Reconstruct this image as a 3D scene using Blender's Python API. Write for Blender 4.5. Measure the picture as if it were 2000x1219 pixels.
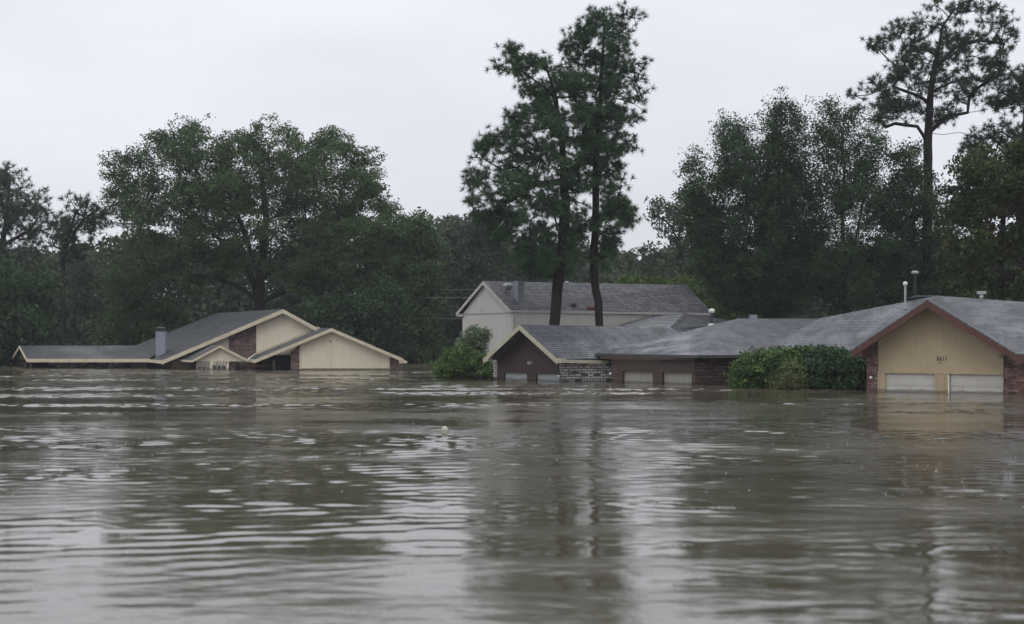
import bpy, math, random
import numpy as np
from mathutils import Vector, Matrix, noise
R = math.radians
random.seed(7)
rng = np.random.default_rng(11)
for o in list(bpy.data.objects): bpy.data.objects.remove(o)
SC = bpy.context.scene
COL = SC.collection

# ------------------------------------------------------------ camera
F, H, YH = 3000.0, 3.0, 650.0          # focal length in px of a 2000 px wide picture, eye height, horizon row
cam = bpy.data.cameras.new('camera'); co = bpy.data.objects.new('camera', cam); COL.objects.link(co)
co.location = (0, 0, H); co.rotation_euler = (R(90), 0, 0)
cam.sensor_width = 36; cam.lens = 36 * F / 2000
cam.shift_y = (YH - 609.5) / 2000
cam.clip_start = 0.5; cam.clip_end = 5000
cam.dof.use_dof = True; cam.dof.focus_distance = 88; cam.dof.aperture_fstop = (cam.lens / 1000) / 0.052
SC.camera = co

# ------------------------------------------------------------ world and sun
W = bpy.data.worlds.new('World'); SC.world = W; W.use_nodes = True
nt = W.node_tree; nt.nodes.clear()
def N(nt, t, **k):
    n = nt.nodes.new(t)
    for a, b in k.items():
        if a in n.inputs.keys(): n.inputs[a].default_value = b
        else: setattr(n, a, b)
    return n
def L(nt, a, b): nt.links.new(a, b)
SUN_EL, SUN_AZ = R(48), R(200)
out = N(nt, 'ShaderNodeOutputWorld'); bg = N(nt, 'ShaderNodeBackground', Strength=0.1)
sky = N(nt, 'ShaderNodeTexSky'); sky.sky_type = 'NISHITA'; sky.sun_disc = False
sky.sun_elevation = SUN_EL; sky.sun_rotation = SUN_AZ
tc = N(nt, 'ShaderNodeTexCoord'); sx = N(nt, 'ShaderNodeSeparateXYZ'); L(nt, tc.outputs['Generated'], sx.inputs[0])
# overcast deck: brighter overhead than near the horizon, broken by soft cloud
cr = N(nt, 'ShaderNodeValToRGB'); L(nt, sx.outputs['Z'], cr.inputs[0])
e = cr.color_ramp.elements
e[0].position = 0.0; e[0].color = (9.1, 9.25, 9.9, 1); e[1].position = 1.0; e[1].color = (15.0, 15.3, 15.9, 1)
m1 = e.new(0.10); m1.color = (9.0, 9.05, 9.75, 1); m2 = e.new(0.3); m2.color = (10.0, 10.2, 10.8, 1)
mp = N(nt, 'ShaderNodeMapping'); mp.inputs['Scale'].default_value = (1.6, 1.6, 5); L(nt, tc.outputs['Generated'], mp.inputs[0])
nz = N(nt, 'ShaderNodeTexNoise', Scale=1.3, Detail=5.0, Roughness=0.5); L(nt, mp.outputs[0], nz.inputs['Vector'])
mr = N(nt, 'ShaderNodeMapRange'); mr.inputs['From Min'].default_value = .3; mr.inputs['From Max'].default_value = .7
mr.inputs['To Min'].default_value = .80; mr.inputs['To Max'].default_value = 1.04
L(nt, nz.outputs['Fac'], mr.inputs['Value'])
vm = N(nt, 'ShaderNodeVectorMath', operation='SCALE'); L(nt, cr.outputs[0], vm.inputs[0]); L(nt, mr.outputs[0], vm.inputs['Scale'])
mx = N(nt, 'ShaderNodeMixRGB'); mx.inputs[0].default_value = 0.93
L(nt, sky.outputs[0], mx.inputs[1]); L(nt, vm.outputs[0], mx.inputs[2])
L(nt, mx.outputs[0], bg.inputs[0]); L(nt, bg.outputs[0], out.inputs[0])
sl = bpy.data.lights.new('sun', 'SUN'); sl.energy = 0.5; sl.angle = R(25); sl.color = (1, .97, .93)
so = bpy.data.objects.new('sun', sl); COL.objects.link(so); so.rotation_euler = (R(90) - SUN_EL, 0, R(180) - SUN_AZ + R(0))
SC.view_settings.view_transform = 'Standard'; SC.view_settings.look = 'None'
SC.view_settings.exposure = 0.0; SC.view_settings.gamma = 1
SC.render.engine = 'CYCLES'
SC.cycles.max_bounces = 6; SC.cycles.diffuse_bounces = 2; SC.cycles.transmission_bounces = 3; SC.cycles.glossy_bounces = 3
SC.cycles.volume_bounces = 0; SC.cycles.transparent_max_bounces = 4
SC.cycles.use_light_tree = True

# ------------------------------------------------------------ materials
def wet_band(m, nt, b):
    """soaked, silty strip left on everything that stands in the flood"""
    ln = b.inputs['Base Color'].links
    if not ln: return
    src = ln[0].from_socket
    g = N(nt, 'ShaderNodeNewGeometry'); sp = N(nt, 'ShaderNodeSeparateXYZ'); L(nt, g.outputs['Position'], sp.inputs[0])
    n = N(nt, 'ShaderNodeTexNoise', Scale=1.7, Detail=5.0); L(nt, g.outputs['Position'], n.inputs['Vector'])
    a = N(nt, 'ShaderNodeMath', operation='MULTIPLY_ADD'); L(nt, n.outputs['Fac'], a.inputs[0]); a.inputs[1].default_value = -.22; L(nt, sp.outputs['Z'], a.inputs[2])
    r = N(nt, 'ShaderNodeMapRange'); L(nt, a.outputs[0], r.inputs['Value'])
    for k, v in zip(('From Min', 'From Max', 'To Min', 'To Max'), (-.03, .04, .5, 1.0)): r.inputs[k].default_value = v
    s = N(nt, 'ShaderNodeVectorMath', operation='SCALE'); L(nt, src, s.inputs[0]); L(nt, r.outputs[0], s.inputs['Scale'])
    L(nt, s.outputs[0], b.inputs['Base Color'])
def new_mat(name):
    m = bpy.data.materials.new(name); m.use_nodes = True
    return m, m.node_tree, m.node_tree.nodes['Principled BSDF']
def paint(name, c, c2=None, rough=.6, scale=1.2, bump=.0, joints=0.0, streak=False, spec=.4, metal=0):
    """painted or raw surface with soft weathering"""
    m, nt, b = new_mat(name)
    c2 = c2 or tuple(v * .8 for v in c)
    t = N(nt, 'ShaderNodeTexCoord'); g = N(nt, 'ShaderNodeMapping'); L(nt, t.outputs['UV'], g.inputs[0])
    g.inputs['Scale'].default_value = (2.2, .35, 1) if streak else (1, 1, 1)
    n = N(nt, 'ShaderNodeTexNoise', Scale=scale, Detail=6.0, Roughness=.6); L(nt, g.outputs[0], n.inputs['Vector'])
    r = N(nt, 'ShaderNodeValToRGB'); L(nt, n.outputs['Fac'], r.inputs[0])
    r.color_ramp.elements[0].position = .3; r.color_ramp.elements[0].color = (*c2, 1)
    r.color_ramp.elements[1].position = .62; r.color_ramp.elements[1].color = (*c, 1)
    if joints:      # sheet joints and long drip stains
        k = N(nt, 'ShaderNodeTexBrick'); L(nt, t.outputs['UV'], k.inputs['Vector']); k.offset = 0
        for nm, v in (('Color1', (1, 1, 1, 1)), ('Color2', (.93, .93, .93, 1)), ('Mortar', (joints, joints, joints, 1)), ('Scale', 1), ('Brick Width', 1.22), ('Row Height', 4.88), ('Mortar Size', .012), ('Mortar Smooth', .2)): k.inputs[nm].default_value = v
        g2 = N(nt, 'ShaderNodeMapping'); g2.inputs['Scale'].default_value = (5, .5, 1); L(nt, t.outputs['UV'], g2.inputs[0])
        n3 = N(nt, 'ShaderNodeTexNoise', Scale=1.0, Detail=5.0, Roughness=.65); L(nt, g2.outputs[0], n3.inputs['Vector'])
        r3 = N(nt, 'ShaderNodeMapRange'); L(nt, n3.outputs['Fac'], r3.inputs['Value'])
        for a_, v in zip(('From Min', 'From Max', 'To Min', 'To Max'), (.3, .5, .9, 1.0)): r3.inputs[a_].default_value = v
        m1_ = N(nt, 'ShaderNodeVectorMath', operation='MULTIPLY'); L(nt, r.outputs[0], m1_.inputs[0]); L(nt, k.outputs['Color'], m1_.inputs[1])
        m2_ = N(nt, 'ShaderNodeVectorMath', operation='SCALE'); L(nt, m1_.outputs[0], m2_.inputs[0]); L(nt, r3.outputs[0], m2_.inputs['Scale'])
        L(nt, m2_.outputs[0], b.inputs['Base Color'])
    else: L(nt, r.outputs[0], b.inputs['Base Color'])
    b.inputs['Roughness'].default_value = rough; b.inputs['Metallic'].default_value = metal
    b.inputs['Specular IOR Level'].default_value = spec
    if bump:
        bp = N(nt, 'ShaderNodeBump', Strength=bump, Distance=.02); n2 = N(nt, 'ShaderNodeTexNoise', Scale=scale * 8, Detail=4.0)
        L(nt, g.outputs[0], n2.inputs['Vector']); L(nt, n2.outputs['Fac'], bp.inputs['Height']); L(nt, bp.outputs[0], b.inputs['Normal'])
    return m
def coursed(name, ca, cb, cm, bw, rh, mortar, rough=.6, bump=.4, var=None, freq=1.0, off=.5, spec=.4, wet=0.0, jitter=False):
    """brick / shingle courses in metres on the auto UVs"""
    m, nt, b = new_mat(name)
    t = N(nt, 'ShaderNodeTexCoord')
    wob = N(nt, 'ShaderNodeTexNoise', Scale=.7, Detail=3.0); L(nt, t.outputs['UV'], wob.inputs['Vector'])
    av = N(nt, 'ShaderNodeVectorMath', operation='MULTIPLY_ADD'); L(nt, wob.outputs['Color'], av.inputs[0]); av.inputs[1].default_value = (.03, .05, 0)
    L(nt, t.outputs['UV'], av.inputs[2])
    k = N(nt, 'ShaderNodeTexBrick'); L(nt, av.outputs[0], k.inputs['Vector'])
    if jitter:
        sp = N(nt, 'ShaderNodeSeparateXYZ'); L(nt, av.outputs[0], sp.inputs[0])
        dv = N(nt, 'ShaderNodeMath', operation='DIVIDE'); L(nt, sp.outputs['Y'], dv.inputs[0]); dv.inputs[1].default_value = rh
        fl = N(nt, 'ShaderNodeMath', operation='FLOOR'); L(nt, dv.outputs[0], fl.inputs[0])
        wn = N(nt, 'ShaderNodeTexWhiteNoise', noise_dimensions='1D'); L(nt, fl.outputs[0], wn.inputs['W'])
        ma = N(nt, 'ShaderNodeMath', operation='MULTIPLY_ADD'); L(nt, wn.outputs['Value'], ma.inputs[0]); ma.inputs[1].default_value = bw; L(nt, sp.outputs['X'], ma.inputs[2])
        cx = N(nt, 'ShaderNodeCombineXYZ'); L(nt, ma.outputs[0], cx.inputs['X']); L(nt, sp.outputs['Y'], cx.inputs['Y']); L(nt, cx.outputs[0], k.inputs['Vector'])
    k.offset = off; k.inputs['Color1'].default_value = (*ca, 1); k.inputs['Color2'].default_value = (*cb, 1); k.inputs['Mortar'].default_value = (*cm, 1)
    k.inputs['Scale'].default_value = 1; k.inputs['Brick Width'].default_value = bw; k.inputs['Row Height'].default_value = rh
    k.inputs['Mortar Size'].default_value = mortar; k.inputs['Mortar Smooth'].default_value = .3; k.inputs['Bias'].default_value = -.1
    n = N(nt, 'ShaderNodeTexNoise', Scale=freq, Detail=7.0, Roughness=.62); L(nt, t.outputs['UV'], n.inputs['Vector'])
    mrr = N(nt, 'ShaderNodeMapRange'); L(nt, n.outputs['Fac'], mrr.inputs['Value'])
    mrr.inputs['From Min'].default_value = .3; mrr.inputs['From Max'].default_value = .7
    mrr.inputs['To Min'].default_value = (var or (.75, 1.2))[0]; mrr.inputs['To Max'].default_value = (var or (.75, 1.2))[1]
    s = N(nt, 'ShaderNodeVectorMath', operation='SCALE'); L(nt, k.outputs['Color'], s.inputs[0]); L(nt, mrr.outputs[0], s.inputs['Scale'])
    L(nt, s.outputs[0], b.inputs['Base Color'])
    b.inputs['Specular IOR Level'].default_value = spec
    if wet:
        w = N(nt, 'ShaderNodeMapRange'); L(nt, n.outputs['Fac'], w.inputs['Value']); w.inputs['From Min'].default_value = .4; w.inputs['From Max'].default_value = .62
        w.inputs['To Min'].default_value = rough; w.inputs['To Max'].default_value = wet; L(nt, w.outputs[0], b.inputs['Roughness'])
    else: b.inputs['Roughness'].default_value = rough
    bp = N(nt, 'ShaderNodeBump', Strength=bump, Distance=.03); iv = N(nt, 'ShaderNodeMath', operation='SUBTRACT'); iv.inputs[0].default_value = 1
    L(nt, k.outputs['Fac'], iv.inputs[1]); L(nt, iv.outputs[0], bp.inputs['Height']); L(nt, bp.outputs[0], b.inputs['Normal'])
    return m
M = {}
M['shingle'] = coursed('wet_grey_shingle', (.078, .081, .096), (.118, .122, .142), (.014, .015, .019), 1.1, .23, .04, rough=.55, bump=.5, var=(.6, 1.35), freq=.6, spec=.5, wet=.27, jitter=True)
M['shingle_dark'] = coursed('dark_wet_shingle', (.030, .032, .039), (.048, .051, .06), (.014, .015, .018), .34, .2, .018, rough=.6, bump=.35, var=(.7, 1.25), freq=.3, spec=.5, wet=.35, jitter=True)
M['shingle_rough'] = coursed('weathered_shingle', (.10, .10, .108), (.17, .168, .175), (.03, .03, .033), .8, .26, .04, rough=.7, bump=.7, var=(.6, 1.35), freq=1.3, spec=.3, jitter=True)
M['brick'] = coursed('brown_brick', (.10, .06, .055), (.25, .16, .145), (.045, .036, .035), .42, .15, .022, rough=.75, var=(.6, 1.35), freq=1.6)
M['brick_red'] = coursed('red_brick', (.10, .042, .034), (.30, .17, .145), (.07, .055, .05), .36, .13, .02, rough=.7, var=(.5, 1.5), freq=2.2)
M['brick_dark'] = coursed('dark_brick', (.075, .042, .037), (.13, .07, .06), (.025, .02, .02), .52, .19, .03, rough=.75, var=(.6, 1.5), freq=1.6)
# whitewashed brick: worn white paint over dark brick, brick by brick
def whitewash():
    m, nt, b = new_mat('whitewashed_brick')
    t = N(nt, 'ShaderNodeTexCoord')
    k = N(nt, 'ShaderNodeTexBrick'); L(nt, t.outputs['UV'], k.inputs['Vector'])
    k.inputs['Color1'].default_value = (0, 0, 0, 1); k.inputs['Color2'].default_value = (1, 1, 1, 1); k.inputs['Mortar'].default_value = (.0, .0, .0, 1)
    k.inputs['Scale'].default_value = 1; k.inputs['Brick Width'].default_value = .42; k.inputs['Row Height'].default_value = .16; k.inputs['Mortar Size'].default_value = .022
    n = N(nt, 'ShaderNodeTexNoise', Scale=5.0, Detail=5.0); L(nt, t.outputs['UV'], n.inputs['Vector'])
    a = N(nt, 'ShaderNodeMath', operation='MULTIPLY_ADD'); L(nt, n.outputs['Fac'], a.inputs[0]); a.inputs[1].default_value = 1.1; L(nt, k.outputs['Color'], a.inputs[2])
    r = N(nt, 'ShaderNodeValToRGB'); L(nt, a.outputs[0], r.inputs[0])
    r.color_ramp.elements[0].position = .62; r.color_ramp.elements[0].color = (.05, .04, .038, 1)
    r.color_ramp.elements[1].position = 1.0; r.color_ramp.elements[1].color = (.42, .40, .38, 1)
    mo = N(nt, 'ShaderNodeMixRGB'); L(nt, k.outputs['Fac'], mo.inputs[0]); L(nt, r.outputs[0], mo.inputs[1]); mo.inputs[2].default_value = (.05, .045, .042, 1)
    L(nt, mo.outputs[0], b.inputs['Base Color']); b.inputs['Roughness'].default_value = .8
    return m
M['whitewash'] = whitewash()
M['cream'] = paint('cream_siding', (.72, .64, .50), (.66, .58, .45), rough=.55, scale=.5, streak=True, joints=.965)
M['cream_trim'] = paint('cream_trim', (.60, .52, .39), (.46, .39, .28), rough=.55, scale=2)
M['beige'] = paint('beige_siding', (.47, .46, .43), (.42, .41, .38), rough=.6, scale=.6, streak=True, joints=.88)
M['beige_trim'] = paint('beige_trim', (.42, .41, .385), (.34, .33, .31), rough=.6, scale=2)
M['tan'] = paint('tan_panel', (.44, .35, .225), (.38, .30, .19), rough=.6, scale=.8, joints=.95)
M['tan_trim'] = paint('tan_trim', (.44, .36, .235), (.30, .24, .15), rough=.6, scale=4)
M['rust'] = paint('red_brown_trim', (.095, .040, .028), (.06, .026, .02), rough=.6, scale=2, streak=True)
M['brown'] = paint('dark_brown_siding', (.045, .026, .024), (.038, .022, .020), rough=.6, scale=1, streak=True)
M['brown_trim'] = paint('brown_trim', (.062, .038, .032), (.042, .028, .024), rough=.6, scale=2, streak=True)
M['sage_trim'] = paint('faded_cream_trim', (.42, .40, .30), (.33, .31, .22), rough=.65, scale=3)
M['door'] = paint('pale_garage_door', (.50, .48, .44), (.42, .40, .36), rough=.5, scale=1)
M['door_grey'] = paint('grey_garage_door', (.29, .305, .305), (.22, .235, .235), rough=.5, scale=1)
M['door_dull'] = paint('dull_garage_door', (.27, .255, .225), (.21, .20, .175), rough=.5, scale=1.5, streak=True)
M['dark'] = paint('dark_paint_and_shade', (.015, .015, .016), rough=.7)  # own dark of cap and pipe; also shade painted into openings
M['metal'] = paint('grey_sheet_metal', (.24, .26, .31), (.19, .21, .25), rough=.45, scale=2, metal=.0)
M['metal_dark'] = paint('dark_metal', (.05, .052, .06), rough=.5, scale=2)
M['white'] = paint('white_paint', (.8, .8, .78), (.62, .62, .6), rough=.35, scale=5)
M['float'] = paint('weathered_white_plastic', (.55, .53, .48), (.4, .38, .33), rough=.4, scale=5)
M['galv'] = paint('galvanised_metal', (.42, .43, .42), (.3, .31, .3), rough=.4, scale=6, metal=.5)
M['glass'] = paint('dark_window_glass', (.02, .028, .026), rough=.08, spec=.8)
M['letter_dark'] = paint('dark_numbers', (.03, .025, .02), rough=.5)
M['letter_light'] = paint('pale_numbers', (.5, .47, .45), rough=.5)
M['wire'] = paint('grey_wire', (.25, .26, .26), rough=.5)
M['rustleaf'] = paint('fallen_needles', (.20, .07, .045), (.12, .05, .03), rough=.9, scale=6)
M['bark'] = paint('pine_bark', (.026, .021, .02), (.012, .010, .011), rough=.9, scale=3, bump=.8, streak=True, spec=.2)
M['bark_oak'] = paint('oak_bark', (.026, .024, .02), (.013, .012, .011), rough=.9, scale=3, bump=.6, spec=.2)
for k_ in ('brick', 'brick_red', 'brick_dark', 'whitewash', 'cream', 'beige', 'tan', 'tan_trim', 'door', 'door_grey', 'door_dull', 'brown', 'brown_trim', 'sage_trim'):
    t_ = M[k_].node_tree; wet_band(M[k_], t_, t_.nodes['Principled BSDF'])
def leaf_mat(name, ca, cb, trans=.25):
    m, nt, b = new_mat(name)
    a = N(nt, 'ShaderNodeAttribute', attribute_name='rnd')
    r = N(nt, 'ShaderNodeValToRGB'); L(nt, a.outputs['Fac'], r.inputs[0])
    r.color_ramp.elements[0].color = (*ca, 1); r.color_ramp.elements[1].color = (*cb, 1)
    L(nt, r.outputs[0], b.inputs['Base Color']); b.inputs['Roughness'].default_value = .6; b.inputs['Specular IOR Level'].default_value = .22
    tr = N(nt, 'ShaderNodeBsdfTranslucent'); L(nt, r.outputs[0], tr.inputs[0])
    mx = N(nt, 'ShaderNodeMixShader'); mx.inputs[0].default_value = trans
    L(nt, b.outputs[0], mx.inputs[1]); L(nt, tr.outputs[0], mx.inputs[2]); L(nt, mx.outputs[0], nt.nodes['Material Output'].inputs[0])
    return m
M['leaf_oak'] = leaf_mat('oak_leaves', (0.0286, 0.0515, 0.0234), (0.0887, 0.1468, 0.0515))
M['leaf_dark'] = leaf_mat('dark_leaves', (0.0162, 0.0350, 0.0175), (0.0590, 0.1071, 0.0466))
M['leaf_pine'] = leaf_mat('pine_needles', (0.0189, 0.0482, 0.0270), (0.0743, 0.1372, 0.0624), .15)
M['leaf_pine_dark'] = leaf_mat('dark_pine_needles', (0.0156, 0.0337, 0.0221), (0.0468, 0.0814, 0.0442), .15)
M['leaf_grey'] = leaf_mat('grey_green_leaves', (0.0418, 0.0554, 0.0396), (0.1100, 0.1328, 0.0935))
M['leaf_olive'] = leaf_mat('olive_leaves', (0.0186, 0.0309, 0.0093), (0.0642, 0.0786, 0.0207))
M['leaf_bright'] = leaf_mat('bright_green_leaves', (.045, .085, .02), (.13, .19, .05))
M['leaf_hedge'] = leaf_mat('hedge_leaves', (0.0256, 0.0554, 0.0170), (0.1350, 0.2160, 0.0607))
M['leaf_hedge_dark'] = leaf_mat('dark_hedge_leaves', (0.0117, 0.0296, 0.0125), (0.0813, 0.1463, 0.0650))
M['leaf_shrub'] = leaf_mat('pale_shrub_leaves', (.08, .115, .065), (.22, .28, .17))
M['leaf_brown'] = leaf_mat('dying_leaves', (.06, .09, .03), (.17, .19, .075))
M['leaf_woods'] = leaf_mat('far_leaves', (0.0299, 0.0435, 0.0253), (0.0926, 0.1250, 0.0661))

# ------------------------------------------------------------ mesh helpers
def P3(px, py, D): return Vector(((px - 1000) / F * D, D, H - (py - YH) / F * D))
def G2(px, D): return Vector(((px - 1000) / F * D, D, 0))
def auto_uv(me):
    uv = me.uv_layers.new(name='UVMap').data
    for p in me.polygons:
        n = p.normal
        t = Vector((0, 0, 1)).cross(n)
        t = Vector((1, 0, 0)) if t.length < 1e-3 else t.normalized()
        b = n.cross(t)
        if b.z < 0: b = -b
        for li in p.loop_indices:
            c = me.vertices[me.loops[li].vertex_index].co + me['base_v'] if False else me.vertices[me.loops[li].vertex_index].co
            uv[li].uv = (c.dot(t), c.dot(b))
class MB:
    def __init__(s): s.v = []; s.f = []
    def raw(s, v, f):
        k = len(s.v); s.v += [Vector(x) for x in v]; s.f += [tuple(i + k for i in q) for q in f]; return s
    def ext(s, pts, vec):
        """closed solid: polygon swept along vec"""
        n = len(pts); vec = Vector(vec); pts = [Vector(p) for p in pts]
        nn = Vector((0, 0, 0))
        for i in range(n): nn += pts[i].cross(pts[(i + 1) % n])
        if nn.dot(vec) > 0: pts = pts[::-1]
        f = [tuple(range(n)), tuple(range(2 * n - 1, n - 1, -1))]
        f += [(i, i + n, (i + 1) % n + n, (i + 1) % n) for i in range(n)]
        return s.raw(pts + [p + vec for p in pts], f)
    def box(s, c, sx, sy, sz, rz=0):
        q = Matrix.Rotation(rz, 3, 'Z'); c = Vector(c)
        pts = [c + q @ Vector((a * sx / 2, b * sy / 2, -sz / 2)) for a, b in ((-1, -1), (1, -1), (1, 1), (-1, 1))]
        return s.ext(pts, (0, 0, sz))
    def tube(s, pts, rad, n=8, cap=True):
        pts = [Vector(p) for p in pts]
        if not hasattr(rad, '__len__'): rad = [rad] * len(pts)
        k = len(s.v); ref = None
        for i, p in enumerate(pts):
            d = (pts[min(i + 1, len(pts) - 1)] - pts[max(i - 1, 0)]).normalized()
            if ref is None: ref = Vector((1, 0, 0)) if abs(d.x) < .9 else Vector((0, 1, 0))
            u = (ref - d * ref.dot(d)).normalized(); w = d.cross(u); ref = u
            s.v += [p + (u * math.cos(a) + w * math.sin(a)) * rad[i] for a in [2 * math.pi * j / n for j in range(n)]]
        for i in range(len(pts) - 1):
            for j in range(n):
                a = k + i * n + j; b = k + i * n + (j + 1) % n
                s.f.append((a, b, b + n, a + n))
        if cap: s.f += [tuple(range(k + n - 1, k - 1, -1)), tuple(range(len(s.v) - n, len(s.v)))]
        return s
    def lathe(s, c, prof, n=16):
        return s.tube([Vector(c) + Vector((0, 0, z)) for r, z in prof], [max(r, .002) for r, z in prof], n)
def world_loc(o):
    p = Vector((0, 0, 0))
    while o: p += o.location; o = o.parent
    return p
def part(name, mb, mat, parent=None, label=None, base=None, smooth=False):
    me = bpy.data.meshes.new(name)
    b = world_loc(parent) if parent else Vector(base or (0, 0, 0))
    me.from_pydata([tuple(v - b) for v in mb.v], [], mb.f); me.validate(); me.update()
    auto_uv(me)
    if smooth:
        for p in me.polygons: p.use_smooth = True
    o = bpy.data.objects.new(name, me); COL.objects.link(o); me.materials.append(M[mat])
    if parent: o.parent = parent
    else: o.location = b
    if label: o['label'] = label
    return o
def thing(name, label, cat, loc, group=None):
    o = bpy.data.objects.new(name, None); COL.objects.link(o); o.location = loc; o.empty_display_size = .3
    o['label'] = label; o['category'] = cat
    if group: o['group'] = group
    return o
def tag(o, label, cat, group=None):
    o['label'] = label; o['category'] = cat
    if group: o['group'] = group
    return o
def hit(px, py, a, b, c):
    """point of the roof plane a b c that is seen at px, py"""
    n = (b - a).cross(c - a); o = Vector((0, 0, H)); d = P3(px, py, 1.0) - o
    return o + d * (n.dot(a - o) / n.dot(d))
class Fac:
    """vertical facade plane through two ground points"""
    def __init__(s, pxa, Da, pxb, Db):
        s.a = G2(pxa, Da); s.b = G2(pxb, Db); s.t = (s.b - s.a).normalized(); s.n = Vector((s.t.y, -s.t.x, 0))
        if s.n.y > 0: s.n = -s.n
    def p(s, px, py, off=0.0):
        a = s.a + s.n * off; k = (px - 1000) / F
        t = (k * a.y - a.x) / (s.t.x - k * s.t.y)
        q = a + s.t * t
        return Vector((q.x, q.y, H - (py - YH) / F * q.y))
    def z(s, px, z, off=0.0):
        q = s.p(px, 650, off); q.z = z; return q
    def rect(s, mb, px0, px1, top, bot, off, th):
        """board seen between two columns of the picture; top/bot are heights in metres"""
        pts = [s.z(px0, bot, off), s.z(px1, bot, off), s.z(px1, top, off), s.z(px0, top, off)]
        return mb.ext(pts, -s.n * th)
def slab(mb, pts, th=.12): return mb.ext(pts, (0, 0, -th))
def board(mb, a, b, h, n, th=.05, up=0.0):
    """plank from a to b hanging down by h, thickness th along n"""
    u = Vector((0, 0, up)); a = Vector(a) + u; b = Vector(b) + u
    return mb.ext([a, b, b - Vector((0, 0, h)), a - Vector((0, 0, h))], Vector(n) * th)
def text(name, body, size, fac, px, z, off, mat, parent, label=None, shear=0, xs=1.0, spacing=1.0):
    c = bpy.data.curves.new(name, 'FONT'); c.body = body; c.size = size; c.extrude = .012; c.align_x = 'CENTER'; c.shear = shear; c.space_character = spacing
    t = bpy.data.objects.new(name + '_tmp', c); COL.objects.link(t)
    bpy.context.view_layer.update()
    me = bpy.data.meshes.new_from_object(t.evaluated_get(bpy.context.evaluated_depsgraph_get()))
    bpy.data.objects.remove(t)
    q = fac.z(px, z, off); rot = Matrix((fac.t, Vector((0, 0, 1)), fac.n)).transposed()
    me.transform(Matrix.Translation(q - world_loc(parent)) @ rot.to_4x4() @ Matrix.Diagonal((xs, 1, 1, 1)))
    me.materials.clear(); me.materials.append(M[mat]); me.name = name
    o = bpy.data.objects.new(name, me); COL.objects.link(o); o.parent = parent
    if label: o['label'] = label
    return o

# ------------------------------------------------------------ setting: ground under the flood, water
def plane(name, x0, x1, y0, y1, z, mat):
    o = part(name, MB().raw([(x0, y0, z), (x1, y0, z), (x1, y1, z), (x0, y1, z)], [(0, 1, 2, 3)]), mat)
    o['kind'] = 'structure'; return o
M['bank_backing'] = paint('bank_backing', (.03, .035, .02), rough=.9)  # dark colour of the added backing bank behind the far woods
M['mud'] = paint('mud', (.10, .08, .05), rough=.9)
plane('ground', -2500, 2500, -300, 3500, -1.6, 'mud')
def water_mat():
    m, nt, b = new_mat('flood_water')
    t = N(nt, 'ShaderNodeTexCoord')
    def noise_(sc, det, scale=(1, 1, 1), rough=.5, dist=0.0, rot=0):
        g = N(nt, 'ShaderNodeMapping'); g.inputs['Scale'].default_value = scale; g.inputs['Rotation'].default_value = (0, 0, rot); L(nt, t.outputs['Object'], g.inputs[0])
        n = N(nt, 'ShaderNodeTexNoise', Scale=sc, Detail=det, Roughness=rough, Distortion=dist); L(nt, g.outputs[0], n.inputs['Vector']); return n.outputs['Fac']
    def mrange(x, a, b_, c, d):
        r = N(nt, 'ShaderNodeMapRange'); L(nt, x, r.inputs['Value']); r.interpolation_type = 'SMOOTHSTEP'
        for k, v in zip(('From Min', 'From Max', 'To Min', 'To Max'), (a, b_, c, d)): r.inputs[k].default_value = v
        return r.outputs[0]
    def mul(a, c):
        q = N(nt, 'ShaderNodeMath', operation='MULTIPLY'); L(nt, a, q.inputs[0])
        if isinstance(c, float): q.inputs[1].default_value = c
        else: L(nt, c, q.inputs[1])
        return q.outputs[0]
    def add(a, c):
        q = N(nt, 'ShaderNodeMath', operation='ADD'); L(nt, a, q.inputs[0]); L(nt, c, q.inputs[1]); return q.outputs[0]
    patch = mrange(noise_(.075, 4, (.55, 1.5, 1), .6, .7, .08), .44, .56, .12, 1.0)      # calm and ruffled patches
    patch2 = mrange(noise_(.25, 3, (.5, 1, 1), .6, .8, .2), .40, .62, .35, 1.0)
    rip = mul(mul(mul(noise_(4.5, 3, (.5, 1, 1), .55), .016), patch), patch2)
    # rings where single drops of rain have just landed
    vo = N(nt, 'ShaderNodeTexVoronoi', Scale=.9); L(nt, t.outputs['Object'], vo.inputs['Vector'])
    wv = N(nt, 'ShaderNodeMath', operation='SINE'); L(nt, mul(vo.outputs['Distance'], 70.0), wv.inputs[0])
    ring = mul(mul(wv.outputs[0], mrange(vo.outputs['Distance'], .08, .3, 1, 0)), .0008)
    h = add(rip, ring)
    L(nt, mrange(mul(patch, patch2), 0.0, 1.0, .05, .15), b.inputs['Roughness'])
    bp = N(nt, 'ShaderNodeBump', Strength=1.0, Distance=1.0); L(nt, h, bp.inputs['Height']); L(nt, bp.outputs[0], b.inputs['Normal'])
    c = N(nt, 'ShaderNodeValToRGB'); L(nt, noise_(.12, 4, (1, 1, 1), .6), c.inputs[0])
    c.color_ramp.elements[0].position = .35; c.color_ramp.elements[0].color = (.076, .067, .046, 1)
    c.color_ramp.elements[1].position = .65; c.color_ramp.elements[1].color = (.108, .095, .067, 1)
    L(nt, c.outputs[0], b.inputs['Base Color'])
    b.inputs['IOR'].default_value = 1.72; b.inputs['Specular IOR Level'].default_value = .5
    return m
M['water'] = water_mat()
def vnoise(x, y, seed):
    """smooth lattice noise, -1..1"""
    g = np.random.default_rng(seed).uniform(-1, 1, (256, 256))
    xi = np.floor(x).astype(int); yi = np.floor(y).astype(int); fx = x - xi; fy = y - yi
    fx = fx * fx * (3 - 2 * fx); fy = fy * fy * (3 - 2 * fy)
    G = lambda a, b: g[a % 256, b % 256]
    return (G(xi, yi) * (1 - fx) + G(xi + 1, yi) * fx) * (1 - fy) + (G(xi, yi + 1) * (1 - fx) + G(xi + 1, yi + 1) * fx) * fy
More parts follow.
